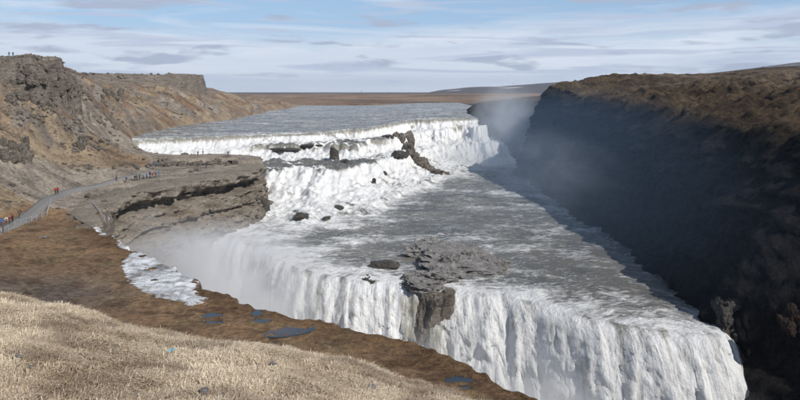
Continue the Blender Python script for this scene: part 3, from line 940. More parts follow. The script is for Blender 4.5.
RIV = lambda x, y: river(x, y)[0]
CAN = None
def rock_at(px, py, wpx, hpx, mat, label=None, seed=1, fn=None, depth=1.0, sink=0.35, name='rock', parent=None, sub=4, rot=0.0, d=None, group=None, z=None, cat='rock', **kw):
    if d is None:
        p = hit(px, py, fn, 12, 700, 0.4)
    else:
        p = np.array(Wd(px, py, d))
    k = p[1] / F
    sx, sz = wpx * k, hpx * k
    me = rock_mesh((sx * 1.12, sx * depth, sz * (1 + sink) * 1.2), seed, sub, **kw)
    o = link(name, me, mat, parent, (p[0], p[1] + sx * depth * 0.2, p[2] + sz * 0.5 * (1 - sink)), (0, 0, rot))
    if parent is None:
        props(o, label, cat, group)
    return o

# diagonal rock ridge that divides the upper cascade
ridge = link('rock_ridge', None)
props(ridge, 'long brown rock ridge running diagonally down between two upper cascades', 'rock ridge')
for i, (px, py, w, h) in enumerate([(396, 136, 9, 7), (401, 140, 12, 9), (409, 141, 13, 13), (407, 149, 11, 9), (411, 154, 11, 12), (415, 160, 9, 10), (419, 163, 12, 10), (425, 166, 11, 10),
                                    (430, 170, 12, 7), (437, 172, 14, 5), (446, 173, 9, 3), (417, 156, 6, 6), (423, 161, 7, 6)]):
    rock_at(px, py + 1, w * .72, h * .62, M_rock, seed=20 + i, fn=RIV, depth=1.3, sink=0.6, name='rock', parent=ridge, sub=4, rough=0.3, beds=0.06, box=1.0)
loc_rocks = [
    (334.5, 159.5, 8, 10, M_rock_wet, 'dark upright rock with white water pouring round it in the upper cascade', 0.9, dict(skew=-0.15)),
    (345, 162.5, 10, 2.2, M_rock_wet, 'low flat rock just right of the dark upright rock', 1, {}),
    (399, 158, 15, 6, M_rock_wet, 'broad dark slab leaning left of the diagonal rock ridge', 1.4, dict(skew=0.5)),
    (388, 137, 10, 2, M_rock_wet, 'thin dark rock lip at the top end of the diagonal ridge', 1, {}),
    (385, 175, 4, 3, M_rock_wet, 'single round dark boulder in the white rapids below the leaning slab', 1, {}),
    (374, 183, 3.5, 4, M_rock_wet, 'narrow dark rock showing through foam below the round boulder', 1, {}),
    (302, 219, 12, 5, M_rock_wet, 'largest dark rock in the foam at the foot of the rapids', 1.3, dict(skew=-0.4)),
    (326, 220, 7, 2.6, M_rock_wet, 'small dark rock right of the largest foam rock', 1.2, {}),
    (339, 209, 9, 2.4, M_rock_wet, 'flat dark rock uppermost of those at the foot of the rapids', 1.2, {}),
    (284, 150, 26, 1.6, M_rock_wet, 'long low dark rock step left of the upper cascade centre', 0.8, {}),
    (312, 146, 18, 1.3, M_rock_wet, 'low dark rock step below the brink at the cascade centre', 0.8, {}),
    (262, 213, 14, 12, M_rock_wet, 'rounded wet boulder at the foot of the ledge cliff beside the rapids', 1.0, {}),
    (384, 268, 26, 5, M_rock_wet, 'flat wet rock on the lower brink between two chutes', 0.8, {}),
]
for i, (px, py, w, h, mt, lab, dep, kw) in enumerate(loc_rocks):
    if px > 700:
        rock_at(px, py, w, h, mt, lab, seed=60 + i, d={733: 122, 748: 126, 792: 110}[px], depth=dep, sub=5, **dict(dict(rough=0.22), **kw))
    else:
        rock_at(px, py, w, h, mt, lab, seed=60 + i, fn=RIV, depth=dep, sink=0.7, sub=4, **kw)

# the island above the lower fall
isl = link('rock_island', None)
props(isl, 'pale grey rock island sitting in the river just above the lower fall', 'rock island')
for i, (px, py, w, h, dp) in enumerate([(466, 271, 66, 6, 0.9), (431, 256, 40, 7, 1.0), (452, 262, 56, 7, 1.2), (436, 282, 36, 7, 0.8), (490, 266, 28, 5, 1.1), (420, 278, 26, 5, 0.7),
                                        (448, 268, 22, 9, 0.9), (474, 262, 24, 8, 0.9), (428, 250, 18, 8, 0.8), (500, 268, 14, 4, 1.0), (428, 288, 38, 6, 0.7), (445, 276, 34, 8, 0.9), (458, 252, 30, 5, 1.0)]):
    rock_at(px, py, w, h, M_rock_pale, seed=110 + i, fn=RIV, depth=dp, sink=0.8, name='rock', parent=isl, sub=5, rough=0.34, box=1.0)
butt = link('rock_buttress', None)
props(butt, 'craggy brown buttress standing at the right end of the lower fall', 'rock buttress')
for i, (px, py, w, h) in enumerate([(722, 318, 15, 14), (733, 312, 18, 12), (741, 324, 17, 16), (729, 330, 16, 18), (738, 340, 20, 20), (748, 335, 15, 20), (733, 352, 18, 24), (746, 356, 20, 26), (752, 372, 20, 30), (742, 378, 22, 26)]):
    rock_at(px, py, w, h, M_rock_wet, seed=400 + i, d=121 - i * 0.5, depth=1.1, sub=4, rough=0.4, name='rock', parent=butt, box=1.0)
red = link('red_outcrop', None)
M_rust = rock_material('rusty_rock', (0.012, 0.009, 0.008), (0.04, 0.024, 0.018), (0.12, 0.07, 0.048), 2.0, bumpd=0.4)
props(red, 'small reddish brown outcrop jutting from the dark canyon wall', 'rock outcrop')
for i, (px, py, w, h) in enumerate([(785, 322, 10, 7), (793, 320, 9, 12), (799, 326, 10, 12), (790, 330, 12, 8)]):
    rock_at(px, py, w, h, M_rust, seed=430 + i, d=110.5 - i * 0.4, depth=1.2, sub=4, rough=0.4, name='rock', parent=red, box=1.0)
# wet rock wall in the gap of the lower fall
def rock_wall(name, label, x, y, zt_, zb_, w, dpt, seed, mat):
    me = rock_mesh((w * 1.25, dpt, zt_ - zb_), seed, 6, 0.10, 0.05, planes=5, box=0.8)
    props(link(name, me, mat, None, (x, y, (zt_ + zb_) / 2)), label, 'rock')
rock_wall('rock_cliff', 'tall dark wet rock face bare between two chutes of the lower fall', 4.6, 145.6, -36.4, -80, 11.5, 17, 5, M_rock)
rock_wall('rock_pillar', 'dark wet rock splitting the lower fall at its left gap', -7.4, 152.3, -37.9, -54, 4.6, 9, 9, M_rock_wet)

# boulders along the step of the viewing ledge and blocks under the crag
def outcrop(name, label, items, mat, fn, cat='rock outcrop', **kw):
    r = link(name, None)
    props(r, label, cat)
    for i, (px, py, w, h) in enumerate(items):
        rock_at(px, py, w, h, mat, seed=hash_(name, i), fn=fn, sink=0.3, name='rock', parent=r, sub=3, **kw)
    return r
def hash_(a, i):
    return (sum(map(ord, a)) * 7 + i * 13) % 9973
R2 = random.Random(3)
outcrop('rock_step', 'line of dark broken blocks along the step across the viewing ledge',
        [(x + R2.uniform(-1, 1), 166.5 - (x - 150) * 0.035 + R2.uniform(-0.6, 0.8), R2.uniform(3, 7), R2.uniform(2, 4.2)) for x in np.arange(150, 243, 4.2)], M_rock, LAND)
outcrop('rock_rubble', 'tumbled grey blocks at the inner end of the viewing ledge below the grass slope',
        [(R2.uniform(112, 150), R2.uniform(165, 170), R2.uniform(2, 4), R2.uniform(1.5, 3)) for _ in range(12)], M_rock, LAND)
outcrop('crag_blocks', 'grey blocks broken from the crag, high on the left slope',
        [(R2.uniform(10, 64), 78 + R2.uniform(0, 26), R2.uniform(4, 10), R2.uniform(4, 9)) for _ in range(26)], M_rock, LAND, rough=0.25)
outcrop('slope_outcrop', 'rough grey outcrop breaking through the grass halfway up the left slope',
        [(R2.uniform(0, 30), R2.uniform(142, 165), R2.uniform(4, 9), R2.uniform(4, 9)) for _ in range(22)], M_rock, LAND, rough=0.25)
outcrop('scree_outcrop', 'small dark outcrop on the slope right of the crag',
        [(R2.uniform(62, 80), 94 + R2.uniform(-4, 6), R2.uniform(3, 7), R2.uniform(3, 6)) for _ in range(12)], M_rock, LAND, rough=0.25)
outcrop('far_outcrop', 'weathered rock knobs between the crag and the flat topped hill',
        [(R2.uniform(100, 124), 96 + R2.uniform(-5, 4), R2.uniform(3, 6), R2.uniform(3, 5)) for _ in range(12)], M_rock, LAND, rough=0.25)
outcrop('gully_outcrop', 'narrow dark rock rib standing in the slope above the path bend',
        [(80 + R2.uniform(-4, 4), R2.uniform(138, 154), R2.uniform(2, 4), R2.uniform(3, 6)) for _ in range(9)], M_rock, LAND, rough=0.25)
outcrop('edge_rocks', 'brown boulders on the shelf edge beside the head of the gorge',
        [(R2.uniform(84, 118), R2.uniform(196, 210), R2.uniform(3, 7), R2.uniform(2, 4)) for _ in range(14)], M_rock, LAND, rough=0.25)

def build_rubble():
    r = np.random.default_rng(5)
    n = 60000
    y = 60 + 440 * r.random(n) ** 1.2
    x = -20 - (r.random(n)) * (0.62 * y - 20).clip(5, 200)
    z, s, par, rocky, scg, sm, zt = left_land(x, y, True)
    px_, py_ = pix(x, y, z)
    dens = 0.10 + 0.9 * sstep(0.0, 0.3, fbm(x / 14, y / 14, 21.0, 4)) * (z > -25) + 0.8 * ((scg > -22) & (scg < 0)) + 0.06 * ((s < 14) & (par > 9) & (par < 18))
    dens = dens * np.where(z < -25.5, 0.12, 1) * np.where((par > 9.5) & (par < 17.5) & (s < 30), 0.12, 1)
    dpath = np.min(np.hypot(x[:, None] - pc[None, ::6, 0], y[:, None] - pc[None, ::6, 1]), 1)
    k = (s > 1) & (px_ > -40) & (r.random(n) < dens * 0.42) & (dpath > 3.5) & ~((z < -26) & (px_ > 90) & (px_ < 215) & (py_ > 220) & (py_ < 310))
    x, y, z = x[k], y[k], z[k]
    n = len(x)
    bm = bmesh.new(); bmesh.ops.create_icosphere(bm, subdivisions=1, radius=1); bm.verts.ensure_lookup_table()
    V0 = np.array([v.co[:] for v in bm.verts]); F0 = np.array([[v.index for v in f.verts] for f in bm.faces]); bm.free()
    sz = 0.12 + 0.5 * r.random(n) ** 4 * 1.6 + y / 1400
    sc_ = sz[:, None] * r.uniform(0.6, 1.3, (n, 3)) * np.array([1.2, 1, .7])
    P_ = V0[None] * sc_[:, None] * r.uniform(0.75, 1.2, (n, len(V0), 1))
    P_ = P_ + np.stack([x, y, z + sz * 0.15], 1)[:, None]
    Fs = (F0[None] + (np.arange(n) * len(V0))[:, None, None]).reshape(-1, 3)
    me = np_mesh('rubble', P_.reshape(-1, 3), Fs, False)
    props(link('rubble', me, M_rock), kind='stuff')
build_rubble()

stone_spots = [(17, 366, 7, 4, 'flat bluish grey stone in dry grass, leftmost on the near slope'), (30, 374, 4, 3, 'small grey stone just right of the flat bluish stone'),
               (32, 393, 5, 3, 'grey stone low in the left corner of the grass'), (203, 397, 8, 6, 'largest grey stone at the bottom edge of the grass'),
               (222, 399, 5, 4, 'smaller stone right beside the largest grey stone'), (371, 392, 9, 5, 'pale stone half buried in grass near its right tip'),
               (273, 369, 6, 4, 'small pale stone in the middle of the grassy slope'), (136, 397, 4, 3, 'small grey stone left of the largest one along the bottom edge'),
               (60, 349, 4, 2, 'tiny stone in grass above the flat bluish stone'), (55, 362, 4, 3, 'brownish stone between the two upper left stones')]
M_stone = rock_material('lichen_stone', (0.10, 0.098, 0.093), (0.2, 0.195, 0.185), (0.31, 0.3, 0.285), 14, bumpd=0.02)
for i, (px, py, w, h, lab) in enumerate(stone_spots):
    rock_at(px, py, w, h, M_stone, lab, seed=300 + i, fn=LAND, sink=0.2, sub=3, name='stone', cat='stone')
p = hit(172, 357, LAND, 10, 60, 0.1)
bm = bmesh.new()
bmesh.ops.create_grid(bm, x_segments=6, y_segments=4, size=0.36)
for v in bm.verts:
    v.co.x *= 0.28 + 0.05 * math.sin(v.co.y * 9); v.co.y *= 0.10
    v.co.z = 0.03 * math.sin(v.co.x * 31) + 0.02 * math.cos(v.co.y * 40 + v.co.x * 9)
me = bpy.data.meshes.new('plastic_scrap'); bm.to_mesh(me); bm.free()
o = link('plastic_scrap', me, simple_mat('teal_plastic', (0.16, 0.33, 0.38), 0.5, 0.1), None, (p[0], p[1], p[2] + 0.17), (math.radians(35), 0, 0.5))
o.modifiers.new('thickness', 'SOLIDIFY').thickness = 0.006
props(o, 'crumpled scrap of turquoise plastic lying in the dry grass', 'litter')

# ------------------------------------------------------------------ old ice and pools on the shelf
def pxpoly_patch(name, poly, fn, mat, label, cat, thick=0.3, flat=False, step=0.35, wobble=0.6, holes=None):
    c = [hit(a, b, fn, 40, 260, 0.5) for a, b in poly]
    P_ = [(q[0], q[1]) for q in c]
    xs_ = [q[0] for q in P_]; ys_ = [q[1] for q in P_]
    gx = np.arange(min(xs_) - 1, max(xs_) + 1, step); gy = np.arange(min(ys_) - 1, max(ys_) + 1, step)
    X, Y = np.meshgrid(gx, gy)
    s = in_poly(X, Y, P_) + wobble * fbm(X / 2.2, Y / 2.2, 1.1, 4) + wobble * 1.2 * fbm(X / 7, Y / 7, 4.1, 3)
    if flat:
        Z = np.full(X.shape, 0.0)
        zz = [q[2] for q in c]
        Z[...] = LAND(X, Y)
        Z = Z + 0.06
    else:
        Z = fn(X, Y) + thick * np.clip(s / 1.2, -0.6, 1) + 0.10 * fbm(X / 1.1, Y / 1.1, 3.1, 4) * (s > 0) * 2
    if holes:
        s = np.minimum(s, holes(X, Y))
        s = np.where(fn(X, Y) < -29.7, -5, s)
    me = grid_mesh(name, X, Y, Z, mask=s > (0 if flat else -0.5), attrs={'inside': s})
    return props(link(name, me, mat), label, cat)

def ice_material():
    m, t, b, o = new_mat('dirty_ice')
    g = t.nodes.new('ShaderNodeNewGeometry')
    pos = g.outputs['Position']
    n = noise(t, pos, 0.55, 8, 0.68, 0.6)
    n2 = noise(t, pos, 0.16, 5, 0.6)
    s_ = math_(t, 'ADD', math_(t, 'MULTIPLY', n, 0.6), math_(t, 'MULTIPLY', n2, 0.4))
    c = ramp(t, s_, [(0.40, (0.16, 0.15, 0.14)), (0.48, (0.36, 0.36, 0.36)), (0.57, (0.66, 0.67, 0.68))]).outputs[0]
    t.links.new(c, b.inputs['Base Color'])
    b.inputs['Roughness'].default_value = 0.6
    t.links.new(bump(t, n, 1.0, 0.5), b.inputs['Normal'])
    return m
pxpoly_patch('ice_patch', [(94, 228), (108, 229), (122, 236), (135, 243), (148, 248), (158, 254), (166, 262), (172, 268), (184, 274), (196, 281), (200, 292), (202, 304), (190, 305),
                           (176, 303), (160, 299), (150, 294), (142, 290), (127, 284), (121, 270), (124, 262), (131, 253), (122, 246), (118, 240), (106, 236)],
             LAND, ice_material(), 'ragged white patch of old frozen spray lying on the brown shelf', 'ice patch', 0.14, step=0.25, wobble=1.3,
             holes=lambda X, Y: 1.0 - 7 * np.clip(fbm(X / 3.2, Y / 2.4, 8.1, 5) - 0.16, 0, 1))
mw, t, b, _ = new_mat('still_water')
b.inputs['Base Color'].default_value = (0.03, 0.035, 0.04, 1)
b.inputs['Roughness'].default_value = 0.04
b.inputs['IOR'].default_value = 1.33
b.inputs['Specular IOR Level'].default_value = 0.8
for (a_, b_, rx, ry, lab, rot), c, zp in zip(POOLS, PW, PZ):
    bm = bmesh.new()
    ang = np.linspace(0, 2 * math.pi, 40, endpoint=False)
    top = [bm.verts.new((math.cos(q) * rx * 1.3, math.sin(q) * ry * 1.1 + 0.5 * math.cos(q) * rx * (rx > 2), 0)) for q in ang]
    bot = [bm.verts.new((v.co.x, v.co.y, -0.8)) for v in top]
    bm.faces.new(top)
    for i in range(40):
        bm.faces.new((top[i], bot[i], bot[(i + 1) % 40], top[(i + 1) % 40]))
    bmesh.ops.recalc_face_normals(bm, faces=bm.faces)
    me = bpy.data.meshes.new('pool'); bm.to_mesh(me); bm.free()
    props(link('pool', me, mw, None, (c[0], c[1], zp - 0.05)), lab, 'pool')

# ------------------------------------------------------------------ people
def person_mesh(pose):
    """one skinned body, 1.72 m, faces +y"""
    P_ = {'stand': dict(lk=(-.10, .02, .48), lf=(-.11, 0, .05), rk=(.10, .01, .48), rf=(.11, 0, .05), le=(-.27, -.02, 1.12), lh=(-.25, .10, .88), re=(.27, -.02, 1.12), rh=(.25, .08, .88), lean=0),
          'walk': dict(lk=(-.10, .20, .50), lf=(-.10, .26, .08), rk=(.10, -.06, .47), rf=(.10, -.30, .08), le=(-.26, -.16, 1.14), lh=(-.25, -.06, .92), re=(.26, .12, 1.14), rh=(.24, .30, .98), lean=.04),
          'photo': dict(lk=(-.13, .02, .48), lf=(-.16, 0, .05), rk=(.13, .01, .48), rf=(.16, 0, .05), le=(-.27, .12, 1.18), lh=(-.07, .30, 1.48), re=(.27, .12, 1.18), rh=(.07, .30, 1.48), lean=.02),
          'crouch': dict(lk=(-.16, .34, .46), lf=(-.14, .10, .05), rk=(.16, .30, .40), rf=(.14, .0, .05), le=(-.28, .22, .72), lh=(-.14, .42, .62), re=(.28, .22, .72), rh=(.14, .42, .62), lean=.16, drop=.46)}[pose]
    dr = P_.get('drop', 0)
    ln = P_['lean']
    v = [(0, 0, .96 - dr), (0, ln * .4, 1.12 - dr), (0, ln, 1.36 - dr), (0, ln * 1.1, 1.47 - dr), (0, ln * 1.3 + .01, 1.56 - dr), (0, ln * 1.3 + .01, 1.66 - dr)]
    r = [.15, .15, .165, .065, .10, .085]
    e = [(0, 1), (1, 2), (2, 3), (3, 4), (4, 5)]
    def chain(start, pts_, rs):
        last = start
        for q, rr in zip(pts_, rs):
            v.append(q); r.append(rr); e.append((last, len(v) - 1)); last = len(v) - 1
    for s_, a in ((-1, 'l'), (1, 'r')):
        f = P_[a + 'f']
        chain(0, [(s_ * .10, 0, .88 - dr), P_[a + 'k'], (f[0], f[1], f[2] + .05), (f[0] * 1.1, f[1] + .17, .05 if f[2] < .06 else f[2])], [.10, .07, .05, .045])
        chain(2, [(s_ * .19, ln, 1.40 - dr), P_[a + 'e'], P_[a + 'h'], tuple(np.array(P_[a + 'h']) + (0, .03, -.07 if 'photo' != pose else .04))], [.075, .052, .04, .035])
    me = bpy.data.meshes.new('skeleton')
    me.from_pydata(v, e, [])
    o = bpy.data.objects.new('skeleton', me)
    COL.objects.link(o)
    md = o.modifiers.new('s', 'SKIN')
    for i, rr in enumerate(r):
        me.skin_vertices[0].data[i].radius = (rr * 1.12, rr * (.8 if i in (0, 1, 2) else 1))
    me.skin_vertices[0].data[0].use_root = True
    o.modifiers.new('d', 'SUBSURF').levels = 1
    dg = bpy.context.evaluated_depsgraph_get()
    dg.update()
    ev = o.evaluated_get(dg)
    m2 = bpy.data.meshes.new_from_object(ev)
    bpy.data.objects.remove(o)
    m2.name = 'person_body'
    for p_ in m2.polygons:
        c = p_.center
        hd = Vector((0, ln * 1.3 + .01, 1.61 - dr))
        hand = min((Vector(P_['lh']) - c).length, (Vector(P_['rh']) - c).length)
        foot = min((Vector(P_['lf']) - c).length, (Vector(P_['rf']) - c).length)
        if c.z > 1.50 - dr and abs(c.x) < .14 and (c - hd).length < .2:
            p_.material_index = 3 if (c.z > 1.66 - dr or c.y < hd.y - .01) else 2
        elif hand < .07:
            p_.material_index = 2
        elif foot < .14 and c.z < .2:
            p_.material_index = 3
        elif c.z < .95 - dr * .8 and hand > .2 and (dr == 0 or c.z < .5):
            p_.material_index = 1
        else:
            p_.material_index = 0
        p_.use_smooth = True
    return m2
BODY = {k: person_mesh(k) for k in ('stand', 'walk', 'photo', 'crouch')}
def flat_mat(name, col, rough=0.8):
    m, t, b, o = new_mat(name)
    tc = t.nodes.new('ShaderNodeTexCoord')
    n = noise(t, tc.outputs['Object'], 9, 3)
    t.links.new(ramp(t, n, [(0.3, tuple(c * .8 for c in col)), (0.7, tuple(min(1, c * 1.15) for c in col))]).outputs[0], b.inputs['Base Color'])
    b.inputs['Roughness'].default_value = rough
    return m
CLOTH = {k: flat_mat(k + '_cloth', c) for k, c in dict(black=(.015, .015, .018), navy=(.02, .03, .09), red=(.26, .02, .02), blue=(.04, .12, .38), white=(.7, .7, .68), green=(.03, .12, .08),
         teal=(.02, .14, .16), maroon=(.16, .03, .04), grey=(.18, .18, .19), denim=(.05, .08, .16), brown=(.12, .07, .045), orange=(.28, .1, .04)).items()}
M_skin = flat_mat('skin', (.5, .3, .22), .5)
M_hair = flat_mat('hair', (.03, .02, .015), .7)
PACK = rock_mesh((.30, .2, .46), 5, 2, 0.02, box=.8)

def person(px, py, top, leg, pose, face, label, ground='land', pack=None, d=None, scale=1.0, group=None):
    if d is not None:
        x, y = (px - 400) / F * d, d
    else:
        q = hit(px, py, LAND, 60, 320, 0.25)
        x, y = q[0], q[1]
    z = float(LAND(x, y))
    z = max(z, pathz(x, y))
    o = link('person', BODY[pose].copy(), None, None, (x, y, z + 0.05), (0, 0, math.radians(face)))
    o.scale = (scale,) * 3
    for m_ in (CLOTH[top], CLOTH[leg], M_skin, M_hair):
        o.data.materials.append(m_)
    props(o, label, 'person', group)
    if pack:
        dr = .46 if pose == 'crouch' else 0
        link('backpack', PACK.copy(), CLOTH[pack], o, (0, -.22, 1.2 - dr))
    return o
PG = 'visitors on the paths and the viewing ledge'
for a in [
    (9, 0, 'teal', 'black', 'stand', 200, 'taller of two people standing on top of the left crag', None, 232),
    (13, 0, 'navy', 'black', 'stand', 160, 'shorter of two people standing on top of the left crag', None, 234),
    (1.5, 229, 'blue', 'denim', 'walk', 20, 'person in bright blue jacket at the near end of the railed path', None, None),
    (3, 233, 'brown', 'black', 'stand', 90, 'person in brown jacket standing in front of the blue jacket', None, None),
    (6.2, 228, 'white', 'brown', 'walk', 30, 'person in white top walking behind the railing', 'black', None),
    (9.8, 227, 'maroon', 'brown', 'walk', 200, 'person in maroon jacket next to the one in white', None, None),
    (12.6, 225.5, 'maroon', 'black', 'walk', 20, 'person in dark red jacket leading the group behind the railing', 'black', None),
    (20, 221, 'black', 'grey', 'walk', 10, 'lone person in black jacket walking past the railing bend', 'grey', None),
    (55.3, 197, 'red', 'black', 'walk', 20, 'left person of the pair in red jackets on the upper path', None, None),
    (57.6, 197, 'red', 'black', 'walk', 10, 'right person of the pair in red jackets on the upper path', None, None),
    (116.5, 182, 'black', 'brown', 'walk', 80, 'person in black at the end of the path where the ledge begins', None, None),
    (126.3, 182.5, 'navy', 'brown', 'stand', 180, 'person in navy with a backpack, second along the ledge', 'navy', None),
    (135, 181, 'black', 'denim', 'stand', 200, 'person in black and jeans at the left of the ledge crowd', None, None),
    (136.8, 180.6, 'navy', 'black', 'stand', 90, 'person in navy shoulder to shoulder with black and jeans', None, None),
    (139.6, 180, 'green', 'black', 'stand', 0, 'slim person in dark green in the ledge crowd', None, None),
    (144, 179.3, 'teal', 'black', 'crouch', 90, 'crouching person in dark teal in the ledge crowd', None, None),
    (146.7, 179.5, 'blue', 'navy', 'photo', 60, 'person in blue taking a photograph in the ledge crowd', None, None),
    (150, 177.6, 'black', 'navy', 'stand', 20, 'person in black just left of the red jacket on the ledge', 'black', None),
    (152.5, 178, 'red', 'grey', 'stand', 180, 'person in red jacket in the middle of the ledge', None, None),
    (156, 177.8, 'black', 'grey', 'walk', 80, 'person in black just right of the red jacket on the ledge', None, None),
    (158.7, 176.3, 'blue', 'grey', 'walk', 60, 'person in blue jacket at the right end of the ledge crowd', None, None),
    (150.6, 169.3, 'black', 'grey', 'stand', 0, 'person in black standing at the inner end of the rock step', None, None),
    (153, 169.4, 'grey', 'brown', 'crouch', 0, 'crouching person in grey beside the inner end of the rock step', None, None),
    (155.6, 167.6, 'blue', 'black', 'stand', 20, 'person in blue behind the crouching one near the rock step', None, None),
    (159, 163, 'brown', 'black', 'stand', 90, 'person in brown on the upper tier of the ledge', None, None),
    (163.2, 162.6, 'orange', 'black', 'walk', 90, 'person in orange on the upper tier of the ledge', None, None),
    (197.8, 156.2, 'green', 'black', 'stand', 0, 'person in dark green looking at the cascade from the ledge rim', None, None),
    (203, 155.4, 'grey', 'grey', 'stand', 0, 'person in pale grey right beside the green one at the ledge rim', None, None),
    (228, 156.3, 'black', 'maroon', 'photo', 0, 'person photographing the cascade alone at the right of the ledge rim', None, None),
    (206.2, 168.3, 'navy', 'navy', 'stand', 30, 'person all in navy standing below the rock step', None, None),
    (198, 171.5, 'green', 'black', 'crouch', 90, 'person in green crouching left of the one all in navy', None, None),
    (239.5, 162.6, 'navy', 'denim', 'stand', 90, 'left of two people in blue near the outer tip of the ledge', None, None),
    (242.6, 162.6, 'blue', 'navy', 'walk', 270, 'right of two people in blue near the outer tip of the ledge', None, None)]:
    px, py, top, leg, pose, face, lab, pk, d = a
    person(px, py, top, leg, pose, face, lab, pack=pk, d=d, group=PG, scale=1.0 + 0.04 * math.sin(px * 7))

# ------------------------------------------------------------------ railing along the path, masts on the skyline
M_metal = simple_mat('galvanised_metal', (0.42, 0.43, 0.44), 0.45, 0.1)
M_metal.node_tree.nodes['Principled BSDF'].inputs['Metallic'].default_value = 0.3
def tube(bm, a, b, r, n=6):
    a, b = Vector(a), Vector(b)
    q = (b - a).to_track_quat('Z', 'Y').to_matrix().to_4x4()
    q.translation = (a + b) / 2
    bmesh.ops.create_cone(bm, cap_ends=True, segments=n, radius1=r, radius2=r, depth=(b - a).length, matrix=q)
def mesh_from(bm, name):
    me = bpy.data.meshes.new(name); bm.to_mesh(me); bm.free(); return me
def railing(pxs, label):
    spots = []
    for px, py in pxs:
        q = hit(px, py, LAND, 80, 260, 0.2)
        spots.append(Vector((q[0], q[1], q[2])))
    r = link('railing', None, None, None, spots[0])
    props(r, label, 'railing')
    bm = bmesh.new()
    tube(bm, (0, 0, -0.3), (0, 0, 1.15), 0.045, 8)
    bmesh.ops.create_uvsphere(bm, u_segments=8, v_segments=4, radius=0.06, matrix=Matrix.Translation((0, 0, 1.17)))
    pm = mesh_from(bm, 'post')
    for s_ in spots:
        link('post', pm, M_metal, r, s_ - spots[0])
    for hgt in (1.1, 0.8, 0.5, 0.2):
        bm = bmesh.new()
        for a, b in zip(spots[:-1], spots[1:]):
            tube(bm, a - spots[0] + Vector((0, 0, hgt)), b - spots[0] + Vector((0, 0, hgt)), 0.028, 5)
        link('rail', mesh_from(bm, 'rail'), M_metal, r)
railing([(-6, 238), (1, 235), (8, 231.5), (14.5, 227.5), (20.6, 225.3), (26, 223.5), (31.5, 222), (36.6, 220.6), (42, 218), (47, 216), (48.5, 210), (50.5, 204)], 'grey metal railing with round posts along the lower bend of the path')
railing([(93, 206), (100, 215), (105, 222)], 'short metal railing on the slope above the gorge head')

def mast(px, d, zb, h, label):
    x = (px - 400) / F * d
    r = link('mast', None, None, None, (x, d, zb))
    props(r, label, 'mast')
    bm = bmesh.new()
    for sx in (-1, 1):
        tube(bm, (sx * h * .09, 0, -2), (sx * h * .05, 0, h), h * 0.010)
    link('pole', mesh_from(bm, 'pole'), M_rock_dark, r)
    bm = bmesh.new(); tube(bm, (-h * .2, 0, h * .86), (h * .2, 0, h * .86), h * 0.009)
    link('crossarm', mesh_from(bm, 'crossarm'), M_rock_dark, r)
def plat(px, d):
    return float(tr(np.array((px - 400) / F * d), np.array(float(d))))
mast(361.5, 2400, -13, 19, 'leftmost power mast, on the flat brown horizon beyond the river')
mast(513, 3800, 28, 24, 'power mast on the distant dark ridge above the spray')
mast(647, 620, plat(647, 620) - 1, 8, 'power mast behind the rim, left of the middle of the right plateau')
mast(707, 560, plat(707, 560) - 1, 8, 'power mast behind the rim above the middle of the right plateau')
mast(763, 500, plat(763, 500) - 1, 8, 'rightmost power mast behind the rim of the right plateau')

# ------------------------------------------------------------------ dry grass on the knoll
def build_grass():
    r = np.random.default_rng(11)
    n = 400000
    y = 12.0 + 20 * r.random(n * 2) ** 0.8
    x = (r.random(n * 2) - 0.5) * 2 * (y * 0.66 + 2)
    keep = (x < 6.5) & (y < 29.5 - (x + 14.4) * 6 / 16.4)
    x, y = x[keep][:n], y[keep][:n]
    n = len(x)
    z = LAND(x, y)
    clump = fbm(x / 0.55, y / 0.55, 3.3, 3)
    big = fbm(x / 3.2, y / 3.2, 6.3, 3)
    comb = fbm(x / 2.5, y / 2.5, 9.3, 2) * 3.0 + 0.6            # direction in which the dead grass lies
    L = (0.12 + 0.19 * r.random(n)) * (1 + 0.8 * clump) * (1 + 0.5 * big)
    ang = comb + r.normal(0, 0.9, n)
    tilt = np.clip(r.normal(1.28, 0.26, n) - clump * 0.35, 0.2, 1.52)
    dx, dy, dz = np.cos(ang) * np.sin(tilt), np.sin(ang) * np.sin(tilt), np.cos(tilt)
    w = 0.005 + 0.006 * r.random(n)
    sx, sy = -np.sin(ang + r.normal(0, .6, n)) * w, np.cos(ang) * w
    b = np.stack([x, y, z - 0.02], 1)
    m = b + np.stack([dx, dy, dz * 1.25], 1) * (L * 0.55)[:, None]
    e = b + np.stack([dx, dy, dz * 0.8 - 0.12], 1) * L[:, None]
    S = np.stack([sx, sy, np.zeros(n)], 1)
    V = np.stack([b - S, b + S, m + S * .8, m - S * .8, e], 1).reshape(-1, 3)
    k = np.arange(n)[:, None] * 5
    f = np.concatenate([k + [0, 1, 2], k + [0, 2, 3], k + [3, 2, 4]], 1).reshape(-1, 3)
    tone = np.clip(0.5 + 0.35 * big * 2 + r.normal(0, 0.22, n) + 0.4 * clump, 0, 1)
    dead = sstep(0.02, 0.3, fbm(x / 2.1, y / 1.5, 1.7, 5))
    c = np.array((0.31, 0.23, 0.15))[None] * (1 - tone[:, None]) + np.array((0.72, 0.61, 0.45))[None] * tone[:, None]
    c = c * (1 - 0.55 * dead[:, None]) + np.array((0.12, 0.07, 0.045))[None] * 0.55 * dead[:, None]
    me = np_mesh('dry_grass', V, f, False, attrs={'tone': np.repeat(c, 5, 0)})
    mt, t, bs, o = new_mat('straw')
    a = N(t, 'ShaderNodeAttribute', attribute_name='tone')
    t.links.new(a.outputs['Color'], bs.inputs['Base Color'])
    bs.inputs['Roughness'].default_value = 0.75
    bs.inputs['Specular IOR Level'].default_value = 0.2
    props(link('dry_grass', me, mt), kind='stuff')
build_grass()

